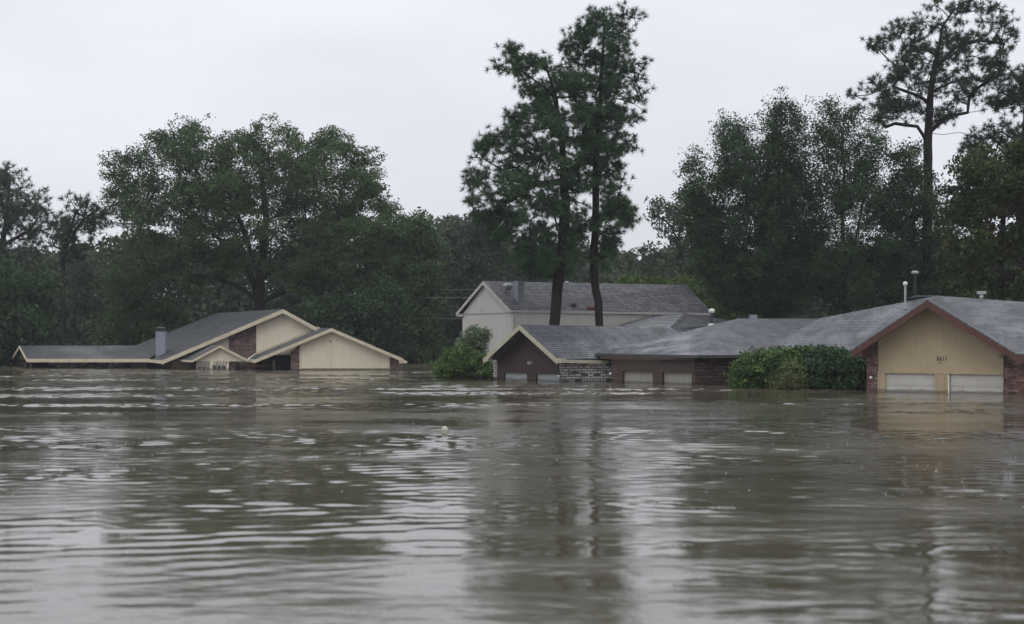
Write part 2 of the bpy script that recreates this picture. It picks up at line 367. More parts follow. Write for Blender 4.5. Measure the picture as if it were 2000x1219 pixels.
def fbm(x, y, seed, n=4):
    return sum(vnoise(x * 2 ** i, y * 2 ** i, seed + i) / 2 ** i for i in range(n)) / 1.9
def flood():
    """the flooded street: real wavelets over the part one can see, flat water out to the horizon"""
    X0, X1, Y0, Y1 = -62, 62, 11, 150
    xs = np.arange(X0, X1 + .01, .17); ys = Y0 + (Y1 - Y0) * np.linspace(0, 1, 1050)
    nx, ny = len(xs), len(ys); X, Y = np.meshgrid(xs, ys)
    st = lambda v, a, b: (lambda t: t * t * (3 - 2 * t))(np.clip((v - a) / (b - a), 0, 1))
    wx = X + 2.5 * fbm(X * .12, Y * .12, 40); wy = Y + 1.2 * fbm(X * .1, Y * .15, 50)
    patch = .25 + .75 * st(fbm(wx * .06, wy * .16, 60), -.05, .25)          # ruffled and slack patches
    race = st(Y, 40, 68)                                                     # the current runs faster along the houses
    streak = race * st(fbm(wx * .05, wy * .33, 70), .02, .20)
    near = .36 + .64 * st(Y, 17, 40)
    def waves(n, l0, l1, spread, slope, seed):
        g = np.random.default_rng(seed); Z = np.zeros_like(X); c = slope * math.sqrt(2 / n) / (2 * math.pi)
        for i in range(n):
            lam = l0 * (l1 / l0) ** g.random(); th = math.pi / 2 + g.normal() * spread; k = 2 * math.pi / lam
            Z += c * lam * np.sin(k * (math.cos(th) * wx + math.sin(th) * Y) + g.uniform(0, 6.28))
        return Z
    brk1 = .25 + 1.3 * st(fbm(wx * .35, wy * .6, 80), -.35, .35); brk2 = .25 + 1.3 * st(fbm(wx * .7, wy * 1.1, 90), -.35, .35)     # crests break up
    Z = waves(10, 3.0, 7.0, .45, .005, 1) + (waves(44, .45, 1.3, .85, .032, 2) * brk1 + waves(28, .36, .8, .85, .056, 3) * brk2) * patch * near
    Z += waves(30, .42, 1.0, .7, .15, 4) * streak
    fade = st(X, X0, X0 + 4) * st(-X, -X1, -X1 + 4) * st(Y, Y0, Y0 + 1.5) * st(-Y, -Y1, -Y1 + 6)
    Z *= fade
    V_ = np.column_stack([X.ravel(), Y.ravel(), Z.ravel()])
    idx = np.arange(nx * ny).reshape(ny, nx)
    q = np.stack([idx[:-1, :-1], idx[:-1, 1:], idx[1:, 1:], idx[1:, :-1]], -1).reshape(-1, 4)
    B = 3500; k = len(V_); ex = np.array([(-B, -B, 0), (B, -B, 0), (B, B, 0), (-B, B, 0)], float)
    V_ = np.vstack([V_, ex]); c0, c1, c2, c3 = idx[0, 0], idx[0, -1], idx[-1, -1], idx[-1, 0]
    q = np.vstack([q, [(k, k + 1, c1, c0), (k + 1, k + 2, c2, c1), (k + 2, k + 3, c3, c2), (k + 3, k, c0, c3)]])
    me = bpy.data.meshes.new('flood_water'); n = len(q)
    me.vertices.add(len(V_)); me.vertices.foreach_set('co', V_.ravel().astype(np.float32))
    me.loops.add(n * 4); me.loops.foreach_set('vertex_index', q.ravel().astype(np.int32))
    me.polygons.add(n); me.polygons.foreach_set('loop_start', np.arange(0, n * 4, 4, dtype=np.int32)); me.polygons.foreach_set('loop_total', np.full(n, 4, np.int32))
    me.polygons.foreach_set('use_smooth', np.ones(n, bool)); me.update(calc_edges=True); me.materials.append(M['water'])
    o = bpy.data.objects.new('flood_water', me); COL.objects.link(o); o['kind'] = 'structure'
flood()

# ============================================================ HOUSE 10334 (far left)
h1 = thing('house', 'cream and brick house with three front gables, a long low wing and number 10334', 'house', G2(520, 127))
BR, CR, TR = 'brick', 'cream', 'cream_trim'
fm = Fac(330, 128.3, 640, 128.3)       # main facade
up = Vector((0, 0, 1))
# main roof
A = P3(318, 704, 127.6); Pk = P3(553, 603.5, 127.6); B = P3(640, 651, 127.6)
PkB = P3(424, 611.5, 142); AB_ = Vector((P3(205, 700, 142).x, 142, A.z)); BB_ = Vector((P3(560, 651, 142).x, 142, B.z))
mb = MB(); slab(mb, [A, Pk, PkB, AB_], .14); slab(mb, [Pk, B, BB_, PkB], .14)
rf = part('roof', mb, 'shingle_dark', h1)
mb = MB()
board(mb, A + (-.1 * fm.t), Pk, .34, fm.n, .06, -.02); board(mb, Pk, B, .34, fm.n, .06, -.02)
board(mb, P3(286, 700.5, 129.2), A, .26, fm.n, .06, -.02)
part('fascia', mb, TR, h1)
# walls under the main gable
def pp(fac, pts, off=0.0): return [fac.p(x, y, off) for x, y in pts]
part('gable_wall', MB().ext(pp(fm, [(500, 712), (500, 630), (553, 608), (640, 652), (640, 712)], 0), -fm.n * .2), CR, h1)
part('gable_wall', MB().ext(pp(fm, [(404, 712), (404, 670), (447, 652), (447, 712)], 0), -fm.n * .2), CR, h1)
part('brick_wall', MB().ext(pp(fm, [(447, 716), (447, 652.5), (500, 630.5), (500, 716)], .05), -fm.n * .3), BR, h1)
part('brick_wall', MB().ext([fm.z(336, -1.6), fm.z(336, .75), fm.z(382, 1.15), fm.z(640, 1.15), fm.z(640, -1.6)], -fm.n * .18 ), BR, h1)
mb = MB(); mb.ext([Vector((fm.z(345, 0).x, 129, -1.6)), Vector((fm.z(640, 0).x, 129, -1.6)), Vector((-26, 141, -1.6)), Vector((-37, 141, -1.6))], (0, 0, 2.1)); part('rear_wall', mb, BR, h1)
# flashing trim where the garage roof meets the wall
part('wall_trim', MB().ext(pp(fm, [(501, 693), (501, 688.5), (621, 638), (629, 643)], .14), -fm.n * .12), TR, h1)
# garage gable
fg = Fac(480, 121.5, 800, 121.5)
V = Vector((-1.6, 6.2, 0))
A = fg.p(498, 702); Pk = fg.p(647.5, 640.5); B = fg.p(787, 700)
mb = MB(); slab(mb, [A, Pk, Pk + V, A + V], .13); slab(mb, [Pk, B, B + V, Pk + V], .13); part('roof', mb, 'shingle_dark', h1)
mb = MB(); board(mb, A, Pk, .27, fg.n, .06, -.02); board(mb, Pk, B, .27, fg.n, .06, -.02)
board(mb, A + V, A + fg.n * .02, .26, (-1, 0, 0), .05, -.02); board(mb, B + fg.n * .02, B + V, .26, (1, 0, 0), .05, -.02)
mb.ext([fg.p(779, 700, .03), fg.p(794.5, 706, .03), fg.p(794.5, 709.5, .03), fg.p(779, 709.5, .03)], -fg.n * .5)
part('fascia', mb, TR, h1)
fw = Fac(480, 122.1, 800, 122.1)
part('gable_wall', MB().ext(pp(fw, [(587, 719.5), (587, 669), (647.5, 644.5), (760, 692.5), (760, 719.5)]), -fw.n * .15), CR, h1)
mb = MB(); fw.rect(mb, 584.5, 588.5, 2.0, .1, .03, .05); fw.rect(mb, 759, 761.5, 1.25, .1, .03, .05); fw.rect(mb, 588.5, 759, .22, .15, .03, .04); part('corner_trim', mb, TR, h1)
part('garage_door', fw.rect(MB(), 587.5, 760, .10, -1.6, -.03, .08), 'sage_trim', h1)
part('brick_pier', MB().ext([fw.z(568, -1.6), fw.z(568, 1.5), fw.z(586, 2.1), fw.z(586, -1.6)], -fw.n * .5), BR, h1); mb = MB(); mb.ext([fw.z(760.5, -1.6), fw.z(760.5, 1.2), fw.z(778, .95), fw.z(778, -1.6)], -fw.n * 5); part('brick_pier', mb, BR, h1)
mb = MB(); mb.ext([fw.z(513, -1.6, -4), fw.z(513, .95, -4), fw.z(526, 1.15, -4), fw.z(526, -1.6, -4)], -fw.n * .4); part('brick_pier', mb, BR, h1)
mb = MB(); fw.rect(mb, 528, 566, 1.0, -1.6, -5, .1); e1 = part('entry_door', mb, 'metal_dark', h1)
part('door_glass', MB().ext([fw.z(531, -1.6, -4.97), fw.z(537, -1.6, -4.97), fw.z(537, .9, -4.97), fw.z(531, .9, -4.97)], -fw.n * .02), 'glass', e1)
part('gable_vent', MB().tube([fw.p(645.5, 666.5, .04), fw.p(645.5, 666.5, -.02)], .06, 10), 'dark', h1)
# ceiling of the porch joins the walls
# small entry gable
fe = Fac(370, 125.4, 490, 125.4); V = Vector((-1.5, 2.7, 0))
A = fe.p(375, 703); Pk = fe.p(430, 674); B = fe.p(486.5, 703)
mb = MB(); slab(mb, [A, Pk, Pk + V, A + V], .1); slab(mb, [Pk, B, B + V, Pk + V], .1); part('roof', mb, 'shingle_dark', h1)
mb = MB(); board(mb, A, Pk, .2, fe.n, .05, -.02); board(mb, Pk, B, .2, fe.n, .05, -.02); board(mb, A + V, A, .18, (-1, 0, 0), .05, -.02)
part('fascia', mb, TR, h1)
fe2 = Fac(370, 125.8, 490, 125.8)
part('gable_wall', MB().ext(pp(fe2, [(381, 706), (430, 677), (482, 706)]), -fe2.n * .15), CR, h1)
mb = MB(); fe2.rect(mb, 410, 447, .655, .38, .03, .2); fe2.rect(mb, 410, 414.5, .38, -1.6, .03, .2); fe2.rect(mb, 441.8, 447, .38, -1.6, .03, .2); part('entry_panel', mb, CR, h1)
mb = MB(); fe2.rect(mb, 383, 409.5, .65, .3, 0, .1); fe2.rect(mb, 383, 386, .3, -1.6, 0, .1); fe2.rect(mb, 403, 409.5, .3, -1.6, 0, .1); part('side_panel', mb, 'door_dull', h1)
def window(px0, px1, n, fac, top, off, root, fr='white'):
    mb = MB(); w = .05; fac.rect(mb, px0, px1, top, top - .04, off, .08)
    for i in range(n + 1):
        x = px0 + (px1 - px0) * i / n; fac.rect(mb, max(px0, x - .45), min(px1, x + .45), top - .06, -1.2, off, .08)
    f = part('window', mb, fr, root)
    part('pane', fac.rect(MB(), px0 + .5, px1 - .5, top - .04, -1.2, off - .03, .03), 'glass', f)
window(414.8, 441.5, 3, fe2, .37, .02, h1, 'cream'); window(386.3, 402.8, 2, fe2, .28, -.01, h1, 'cream_trim'); window(449, 457.5, 1, fe2, .27, .0, h1, 'brown_trim')
text('house_number', '10334', .42, fe2, 429, .395, .045, 'letter_dark', h1, shear=.35, spacing=1.15)
part('brick_wall', fe2.rect(MB(), 447.3, 462, .6, -1.6, -.15, .3), 'brick_dark', h1)
part('downspout', MB().tube([P3(484, 703, 125.0), P3(487, 700, 125.2), P3(496, 694, 127.3), P3(499, 690.5, 127.9)], .055, 8), 'white', h1)
# chimney box
c = P3(315.5, 700, 131.2)
mb = MB().box((c.x, c.y, 1.9), .82, .8, 2.5); ch = part('chimney', mb, 'metal', rf)
ch2 = MB().box((c.x, c.y, 3.27), .92, .9, .26); part('chimney_cap', ch2, 'dark', h1)
part('chimney_lid', MB().box((c.x, c.y, 3.44), .6, .6, .05), 'galv', h1)
# long low wing
a = P3(52, 700, 130); r = P3(38.5, 675, 134); b = Vector((P3(25, 700, 138).x, 138, a.z))
ar = Vector((P3(292, 700, 130).x, 130, a.z)); rr = Vector((P3(330, 675, 134).x, 134, r.z)); br = Vector((P3(330, 0, 138).x, 138, a.z))
mb = MB(); slab(mb, [a, ar, rr, r], .11); slab(mb, [r, rr, br, b], .11); part('wing_roof', mb, 'shingle_dark', h1)
mb = MB(); board(mb, a, ar, .30, (0, -1, 0), .06, -.03); n_ = Vector((-.97, -.24, 0))
board(mb, a, r, .2, n_, .06, -.02); board(mb, r, b, .2, n_, .06, -.02)
part('fascia', mb, TR, h1)
part('wing_end_wall', MB().ext([a + Vector((.5, .3, -.2)), b + Vector((.5, -.3, -.2)), r + Vector((.5, 0, -.2))], (.1, 0, 0)), 'brown_trim', h1)
for px, D, w in ((61, 130.6, .25), (58, 137.6, .25), (134.5, 130.6, .16), (154.5, 136, .14), (209, 136.5, .2), (220.3, 130.6, .16), (246, 137.5, .2)):
    part('post', MB().box((G2(px, D).x, D, -.55), w, w, 2.2), 'brown' if w < .25 else 'brown_trim', h1)
part('wing_wall', MB().box((G2(52, 134).x + .9, 134, -.6), .25, 6.5, 2.0), 'brown', h1)
mb = MB().box((G2(272, 131.2).x, 131.2, -.5), 1.35, .3, 2.3); part('brick_pier', mb, BR, h1)
part('opening_shade_panel', MB().box((G2(307, 131).x, 131.5, -.5), 1.6, .1, 2.2), 'dark', h1)  # solid near-black sheet; the opening's shade is put into its colour
part('fence_rail', MB().box((G2(150, 137).x, 137, .12), 9.5, .08, .1), 'metal_dark', h1)
sw = MB()
for q in ((164, 716, 178, 708), (178, 708, 192, 716.5), (184, 708, 205, 716), (190, 712, 203, 715)): sw.tube([P3(q[0], q[1], 134), P3(q[2], q[3], 134)], .09, 6)
tag(part('fallen_branch', sw, 'bark', base=G2(185, 134)), 'dark broken branch poking out of the water under the long low wing', 'branch')

# ============================================================ TWO-STOREY HOUSE
h2 = thing('house', 'two storey beige house behind the twin pines with a long grey roof and plain walls', 'house', G2(1000, 106))
fs = Fac(905, 113, 1000, 105.4); fl = Fac(1000, 105.4, 1392, 118.5)
part('gable_end_wall', MB().ext([fs.z(905, -1.6), fs.z(1000, -1.6), fs.p(1000, 611), fs.p(946, 555), fs.p(905, 612)], -fs.n * .2), 'beige', h2)
bk = G2(905, 113) + (fl.t * 20.3)
part('side_wall', MB().ext([fl.z(1000.2, -1.6), fl.z(1392, -1.6), fl.z(1392, 4.42), fl.z(1000.2, 4.42)], -fl.n * .2), 'beige', h2)
mb = MB(); mb.ext([Vector((G2(905, 113).x, 113, -1.6)), bk + Vector((0, 0, -1.6)), bk + Vector((0, 0, 4.4)), Vector((G2(905, 113).x, 113, 4.4))], -fl.n * .1)
part('rear_wall', mb, 'beige', h2)
mb = MB(); mb.ext([fs.p(905, 613.2, .03), fs.p(1000, 610, .03), fs.p(1000, 612, .03), fs.p(905, 615.4, .03)], -fs.n * .025)
for px, y0, y1 in ((938.5, 600, 611),): mb.ext([fs.p(px, y0, .015), fs.p(px + .9, y0, .015), fs.p(px + .9, y1, .015), fs.p(px, y1, .015)], -fs.n * .02)
part('seam_trim', mb, 'metal', h2)
part('corner_trim', fs.rect(MB(), 997.5, 1001.5, 4.3, -1.6, .03, .06), 'beige_trim', h2)
fo = Fac(905, 112.5, 1000, 104.9)
a = fo.p(996.5, 604.5); p = fo.p(944, 549); l = fo.p(892, 611)
ar = P3(1392, 611, 118.2); pr = P3(1341, 556.5, 121); lr = l + (pr - p); lr.z = l.z
rm = MB()
# long front slope, split so the courses run true
slab(rm, [a, ar, pr, p], .13); slab(rm, [p, pr, lr, l], .13)
rf2 = part('roof', rm, 'shingle_rough', h2)
mb = MB(); board(mb, l, p, .24, fo.n, .06, -.02); board(mb, p, a, .24, fo.n, .06, -.02); board(mb, a, ar, .17, fl.n, .05, -.03)
mb.ext([l + Vector((0, 0, -.05)), l + fo.t * .9 + Vector((0, 0, -.12)), l + fo.t * .9 + Vector((0, 0, -.3)), l + Vector((0, 0, -.28))], -fo.n * .3)
part('fascia', mb, 'beige_trim', h2)
c = P3(1014, 578, 107.3); ch = part('chimney', MB().box((c.x, c.y + .1, c.z + .3), .5, .5, 1.5, .5), 'metal', rf2)
c = P3(992, 561, 108.2)
tv = part('turbine_vent', MB().lathe((c.x, c.y, c.z - .1), [(.2, -.15), (.22, .05), (.34, .12), (.36, .22), (.3, .33), (.12, .38), (.02, .39)], 14), 'galv', rf2, smooth=True)
c = P3(1107, 552, 112.5); part('roof_vent', MB().lathe((c.x, c.y, c.z - .1), [(.1, -.1), (.12, .1), (.15, .12), (.1, .2)], 10), 'white', rf2, smooth=True)
c = P3(1121, 596, 109.5); part('roof_vent', MB().box((c.x, c.y, c.z + .02), .32, .3, .16, .4), 'metal_dark', rf2)
k = random.Random(3); mb = MB()
for i in range(60):
    u = k.random() ; px = 1146 + 22 * u; py = 604 - k.random() ** 1.5 * 5
    q = P3(px, py, 110.2 + (px - 1150) * .03 ); mb.box((q.x, q.y - .15, q.z), k.uniform(.05, .2), .1, k.uniform(.03, .07), k.random())
part('needle_litter', mb, 'rustleaf', rf2)

# ============================================================ DARK BROWN GABLE HOUSE (middle)
h3 = thing('house', 'dark brown gabled house with whitewashed brick side, beside the round green bush', 'house', G2(1040, 96))
fa = Fac(962, 98.4, 1092, 94.2)
fr = Fac(944, 97.6, 1092, 92.8)
A = fr.p(945, 700); Pk = fr.p(1015, 634); B = fr.p(1089, 701)
E = P3(1262, 702, 97); E.z = B.z; RR = hit(1309, 639.5, B, E, Pk)
mb = MB(); slab(mb, [B, E, RR, Pk], .12)
Vb = (RR - Pk); Ab = A + Vb * .9; Ab.z = A.z
slab(mb, [A, Pk, RR, Ab], .12)
# rear hip part of the same roof
F1 = [P3(1199, 640, 110), P3(1262, 615, 116), P3(1338, 611, 116), RR]
slab(mb, F1[:3] + [RR], .1)
slab(mb, [RR, P3(1338, 611, 116), P3(1440, 628, 116), P3(1400, 690, 99), E], .1)
slab(mb, [P3(1338, 611, 116), P3(1262, 615, 116), P3(1290, 640, 124), P3(1440, 640, 124), P3(1440, 628, 116)], .1)
rf3 = part('roof', mb, 'shingle', h3)
mb = MB(); board(mb, A, Pk, .30, fr.n, .06, -.03); board(mb, Pk, B, .30, fr.n, .06, -.03)
board(mb, B + Vector((-.05, -.02, 0)), P3(1190, 703.5, 95.1), .2, (0, -1, 0), .06, -.03)
mb.ext([fr.p(1085, 700, .07), fr.p(1096, 700.5, .07), fr.p(1096, 709, .07), fr.p(1085, 709, .07)], -fr.n * .4)
mb.ext([fr.p(943, 699, .07), fr.p(952, 698, .07), fr.p(952, 706, .07), fr.p(943, 706, .07)], -fr.n * .4)
part('fascia', mb, 'sage_trim', h3)
part('gable_wall', MB().ext([fa.z(968, .46), fa.z(1091, .46), fa.z(1091, 1.3), fa.p(1020, 640), fa.z(968, 1.5)], -fa.n * .15), 'brown', h3)
text('house_number', '8617', .30, fa, 1035, 1.02, .01, 'letter_light', h3, xs=.75)
for x0, x1 in ((970, 984), (1029, 1047)): part('door_post', fa.rect(MB(), x0, x1, .46, -1.6, .02, .3), 'brown', h3)
for x0, x1 in ((983.5, 1029.5), (1046.5, 1093)):
    part('garage_door', fa.rect(MB(), x0, x1, .50, -1.6, -.12, .05), 'door_grey', h3)
part('brick_pier', fa.rect(MB(), 963, 970.5, 1.35, -1.6, .05, .5), 'whitewash', h3)
fb = Fac(1093, 94.0, 1200, 95.2)
part('brick_wall', MB().ext([fb.z(1095, -1.6), fb.z(1200, -1.6), fb.z(1200, 1.25), fb.z(1095, 1.25)], -fb.n * .2), 'whitewash', h3)
# rear walls, so the roof stands on something
mb = MB(); q = [fb.z(1200, -1.6), Vector((G2(1380, 101).x, 101, -1.6)), Vector((G2(1410, 120).x, 120, -1.6)), Vector((G2(1205, 112).x, 112, -1.6)), Vector((G2(990, 103).x, 103, -1.6))]
part('rear_wall', MB().ext(q, (0, 0, 2.8)), 'beige', h3)
def wall_lamp(fac, px, z, root, off=.0):
    q = fac.z(px, z, .12 + off)
    f = part('wall_lamp', MB().lathe((q.x, q.y, z), [(.03, .0), (.09, .02), (.11, .05), (.02, .12)], 8).tube([q + Vector((0, 0, .05)), q - fac.n * .12 + Vector((0, 0, .1))], .03, 6), 'metal_dark', root)
    part('lamp_glass', MB().lathe((q.x, q.y, z - .15), [(.05, 0), (.075, .04), (.075, .14)], 8), 'white', f)
wall_lamp(fa, 1091, .42, h3)
c = P3(1390, 634, 106.5)
pv = part('vent_pipe', MB().lathe((c.x, c.y, c.z), [(.10, -.3), (.10, .8)], 10), 'metal_dark', rf3)
part('vent_cap', MB().lathe((c.x, c.y, c.z + .8), [(.1, -.02), (.2, .05), (.23, .15), (.2, .24), (.1, .3), (.01, .31)], 14), 'white', h3, smooth=True)
part('vent_flashing', MB().lathe((c.x, c.y, c.z - .25), [(.5, 0), (.3, .08), (.2, .3), (.13, .32)], 8), 'white', h3)

# ============================================================ LOW BROWN HIP-ROOFED HOUSE
h4 = thing('house', 'low brown hip roofed house with two dull garage doors', 'house', G2(1360, 89))
Lc = P3(1163, 693, 95); C = P3(1362, 693.5, 87.2); Ap = P3(1442, 622, 96); Rg = P3(1602, 622.5, 98); Er = P3(1610, 691, 91.5); Er.z = Lc.z = C.z; Rg = hit(1602, 622.5, C, Er, Ap)
bl = Vector((Lc.x + 5, 105, Lc.z)); br = Vector((Er.x + 6, 108, Lc.z))
mb = MB(); slab(mb, [Lc, C, Ap], .1); slab(mb, [C, Er, Rg, Ap], .1); slab(mb, [Lc, Ap, bl], .1); slab(mb, [Ap, Rg, br, bl], .1)
rf4 = part('roof', mb, 'shingle', h4)
mb = MB(); d1 = (C - Lc); d1.z = 0; n1 = Vector((d1.y, -d1.x, 0)).normalized(); d2 = (Er - C); d2.z = 0; n2 = Vector((d2.y, -d2.x, 0)).normalized()
board(mb, Lc, C, .14, n1, .05, -.04); board(mb, C, Er, .14, n2, .05, -.04); part('gutter', mb, 'metal_dark', h4)
fd = Fac(1195, 92.8, 1357, 88.2); fq = Fac(1357, 88.2, 1610, 93.0)
mb = MB(); fd.rect(mb, 1172, 1357, 1.62, 1.42, .35, .06); fd.rect(mb, 1197, 1357, 1.6, .72, 0, .15); part('header_board', mb, 'brown_trim', h4)
for x0, x1 in ((1207, 1216), (1274.5, 1293.5)): part('door_post', fd.rect(MB(), x0, x1, .72, -1.6, .03, .25), 'brown_trim', h4)
fd_trim = MB(); fd.rect(fd_trim, 1216, 1274.5, .78, .69, .03, .04); fd.rect(fd_trim, 1293.5, 1357, .78, .69, .03, .04); part('door_trim', fd_trim, 'brown_trim', h4)
for x0, x1 in ((1215.5, 1275), (1293, 1357.5)):
    g = part('garage_door', fd.rect(MB(), x0, x1, .72, -1.6, -.14, .05), 'door_dull', h4)
mb = MB(); fd.rect(mb, 1195, 1207, 1.6, -1.6, .02, .4); part('brick_pier', mb, 'brick_dark', h4)
part('brick_wall', MB().ext([fq.z(1357.2, -1.6), fq.z(1610, -1.6), fq.z(1610, 1.7), fq.z(1357.2, 1.7)], -fq.n * .25), 'brick_dark', h4)
part('brick_wall', fd.rect(MB(), 1351, 1357.2, .68, -1.6, .03, .05), 'brick_dark', h4)
q = [Vector((G2(1205, 93.5).x, 93.5, -1.6)), Vector((fd.z(1351, 0, -.5).x, fd.z(1351, 0, -.5).y, -1.6)), fq.z(1605, -1.6, -.3), Vector((br.x - 1, 106, -1.6)), Vector((bl.x, 104, -1.6))]
part('rear_wall', MB().ext(q, (0, 0, 2.9)), 'brown_trim', h4)
wall_lamp(fd, 1192, .62, h4, .1)
c = P3(1471, 622, 97); part('roof_vent', MB().box((c.x, c.y, c.z + .05), .42, .35, .36, .3), 'metal', rf4)

# ============================================================ HOUSE 8611 (right)
h5 = thing('house', 'tan house number 8611 with red brown gable trim and red brick piers', 'house', G2(1835, 77))
ff = Fac(1715, 78.3, 1960, 75.3)
fr = Fac(1715, 78.3, 1960, 75.3); fr.a = fr.a + ff.n * 1.2; fr.b = fr.b + ff.n * 1.2
A = fr.p(1662, 684.5); Pk = fr.p(1811, 585.5); B = fr.p(1985, 691)
V = -ff.n * 7.5
Mx = P3(1831, 577.5, 84.5); Hp = P3(1600, 622, 91.5); EL = P3(1478, 690.5, 88.5); ER = P3(1712, 691.5, 81)
Nx = P3(2090, 598, 82); En = P3(2110, 691, 73); EL.z = ER.z; En.z = B.z; Hp = hit(1600, 622, EL, ER, Mx); Nx = hit(2100, 597, Mx, B, En)
mb = MB(); slab(mb, [EL, ER, Mx, Hp], .12)
slab(mb, [A, Pk, Mx + Vector((-.4, -.6, -.3)), A + V * .55], .12)
slab(mb, [Pk, B, Mx], .12)
slab(mb, [Mx, B, En, Nx], .12)
bk1 = P3(1640, 640, 101); bk2 = P3(2100, 640, 93); bk1.z = bk2.z = 1.9
slab(mb, [Hp, Mx, bk1], .12); slab(mb, [Mx, Nx, bk2, bk1], .12)
slab(mb, [EL, Hp, bk1, Vector((EL.x + 3, 99, EL.z))], .12)
rf5 = part('roof', mb, 'shingle', h5)
mb = MB(); board(mb, A, Pk, .35, fr.n, .07, -.05); board(mb, Pk, B, .35, fr.n, .07, -.05)
board(mb, B, En, .40, fr.n, .07, -.05)
mb.ext([fr.p(1665, 688, .02), fr.p(1684, 683, .02), fr.p(1684, 697, .02), fr.p(1665, 695, .02)], -fr.n * .9)
part('fascia', mb, 'rust', h5)
mb = MB(); board(mb, EL, ER, .16, (-.3, -1, 0), .05, -.03); part('gutter', mb, 'metal', h5)
# soffit under the deep gable overhang
mb = MB(); dz = Vector((0, 0, -.16)); mb.ext([A + dz, Pk + dz, Pk + dz - ff.n * 1.25, A + dz - ff.n * 1.25], (0, 0, -.03)); mb.ext([Pk + dz, B + dz, B + dz - ff.n * 1.25, Pk + dz - ff.n * 1.25], (0, 0, -.03)); part('soffit', mb, 'rust', h5)
zt = 1.01
zl = lambda px: fr.p(px, 0).z
def under(px):      # height of the roof underside above a point of the wall
    w = ff.z(px, 0); ta = (w + ff.n * 1.2 - A).dot(fr.t); tp = (Pk - A).dot(fr.t); tb = (B - A).dot(fr.t)
    return (A.z + (Pk.z - A.z) * ta / tp if ta < tp else Pk.z + (B.z - Pk.z) * (ta - tp) / (tb - tp)) - .2
pkx = 1834
pk = max([(under(x), x) for x in range(1780, 1880)])[1]
part('gable_wall', MB().ext([ff.z(1715, zt), ff.z(1960, zt), ff.z(1960, under(1960)), ff.z(pk, under(pk)), ff.z(1715, under(1715))], -ff.n * .15), 'tan', h5)
mb = MB()
ff.rect(mb, 1717, 1826, zt + .02, zt - .06, .04, .06); ff.rect(mb, 1830, 1848, zt - .02, zt - .08, .04, .06); ff.rect(mb, 1851, 1960, zt + .02, zt - .07, .04, .06)
ff.rect(mb, 1714, 1717, zt + .03, -1.6, .05, .1); ff.rect(mb, 1826, 1829.5, zt + .02, -1.6, .05, .3); ff.rect(mb, 1842, 1845, zt - .02, -1.6, .05, .3)
part('door_trim', mb, 'tan_trim', h5)
for x0, x1 in ((1717, 1729), (1829, 1851.5)): part('door_post', ff.rect(MB(), x0, x1, zt, -1.6, .015, .25), 'tan', h5)
mb = MB(); ff.rect(mb, 1851.7, 1854, zt - .1, -1.6, .02, .12); part('door_jamb', mb, 'white', h5)
for x0, x1 in ((1729, 1826.5), (1856.5, 1960)):
    mb = MB(); ff.rect(mb, x0, x1, zt, .32, -.10, .05); ff.rect(mb, x0, x1, .30, -.3, -.10, .05); ff.rect(mb, x0, x1, .31, .29, -.12, .03)
    n = 4
    for i in range(n):
        a_ = x0 + (x1 - x0) * (i + .1) / n; b_ = x0 + (x1 - x0) * (i + .9) / n
        ff.rect(mb, a_, b_, .26, .05, -.075, .02); ff.rect(mb, a_, b_, .93, .72, -.085, .012); ff.rect(mb, a_, b_, .60, .40, -.085, .012)
    part('garage_door', mb, 'door', h5)
text('house_number', '8611', .34, ff, 1840, 1.60, .01, 'letter_dark', h5, xs=.7, spacing=1.15)
part('gable_mark', MB().ext([ff.z(1833.5, 1.44, .02), ff.z(1836, 1.47, .02), ff.z(1839, 1.58, .02), ff.z(1836, 1.53, .02)], -ff.n * .015), 'letter_dark', h5)
mb = MB(); q = ff.z(1952, 1.85, .15)
mb.tube([ff.z(1957, 1.87, .0), ff.z(1955, 1.85, .12)], .04, 6); mb.lathe((q.x, q.y, 1.78), [(.03, 0), (.08, .03), (.06, .14)], 8); q = ff.z(1958, 1.8, .18); mb.lathe((q.x, q.y, 1.70), [(.03, 0), (.08, .03), (.06, .14)], 8)
part('security_light', mb, 'sage_trim', h5)
part('brick_pier', MB().ext([ff.z(1692.5, -1.6, .04), ff.z(1714, -1.6, .04), ff.z(1714, under(1714), .04), ff.z(1692.5, under(1692), .04)], -ff.n * .5), 'brick_red', h5)
part('brick_wall', MB().ext([ff.z(1961.5, -1.6, .04), ff.z(2080, -1.6, .04), ff.z(2080, 1.8, .04), ff.z(1961.5, 1.8, .04)], -ff.n * .5), 'brick_red', h5)
part('brick_wall', MB().ext([P3(1500, 650, 88.2) * 1, P3(1712, 650, 81.8), P3(1712, 693, 81.8), P3(1500, 692, 88.2)], (.1, .3, 0)) if False else MB().ext([Vector((G2(1500, 88.6).x, 88.6, -1.6)), Vector((G2(1715, 82.2).x, 82.2, -1.6)), Vector((G2(1715, 82.2).x, 82.2, 1.75)), Vector((G2(1500, 88.6).x, 88.6, 1.75))], (.1, .3, 0)), 'brick_dark', h5)
q0 = ff.z(1700, -1.6, -.6); q1 = ff.z(2070, -1.6, -.6)
part('rear_wall', MB().ext([q0, q1, q1 + V * 1.9, q0 + V * 1.2], (0, 0, 3.3)), 'brown_trim', h5)
wall_lamp(ff, 1701, .80, h5, .04)
c = P3(1768, 592, 83.5)
vp = part('vent_pipe', MB().lathe((c.x, c.y, c.z), [(.06, -.4), (.06, .95)], 10), 'galv', rf5)
part('vent_cap', MB().lathe((c.x, c.y, c.z + .96), [(.11, 0), (.13, .03), (.09, .05), (.09, .07), (.13, .08), (.13, .12), (.11, .17), (.05, .2), (.01, .21)], 14), 'white', h5)
part('vent_collar', MB().lathe((c.x, c.y, c.z - .3), [(.2, 0), (.14, .12), (.12, .22), (.07, .25)], 10), 'metal', h5)
c = P3(1787, 578, 92.5)
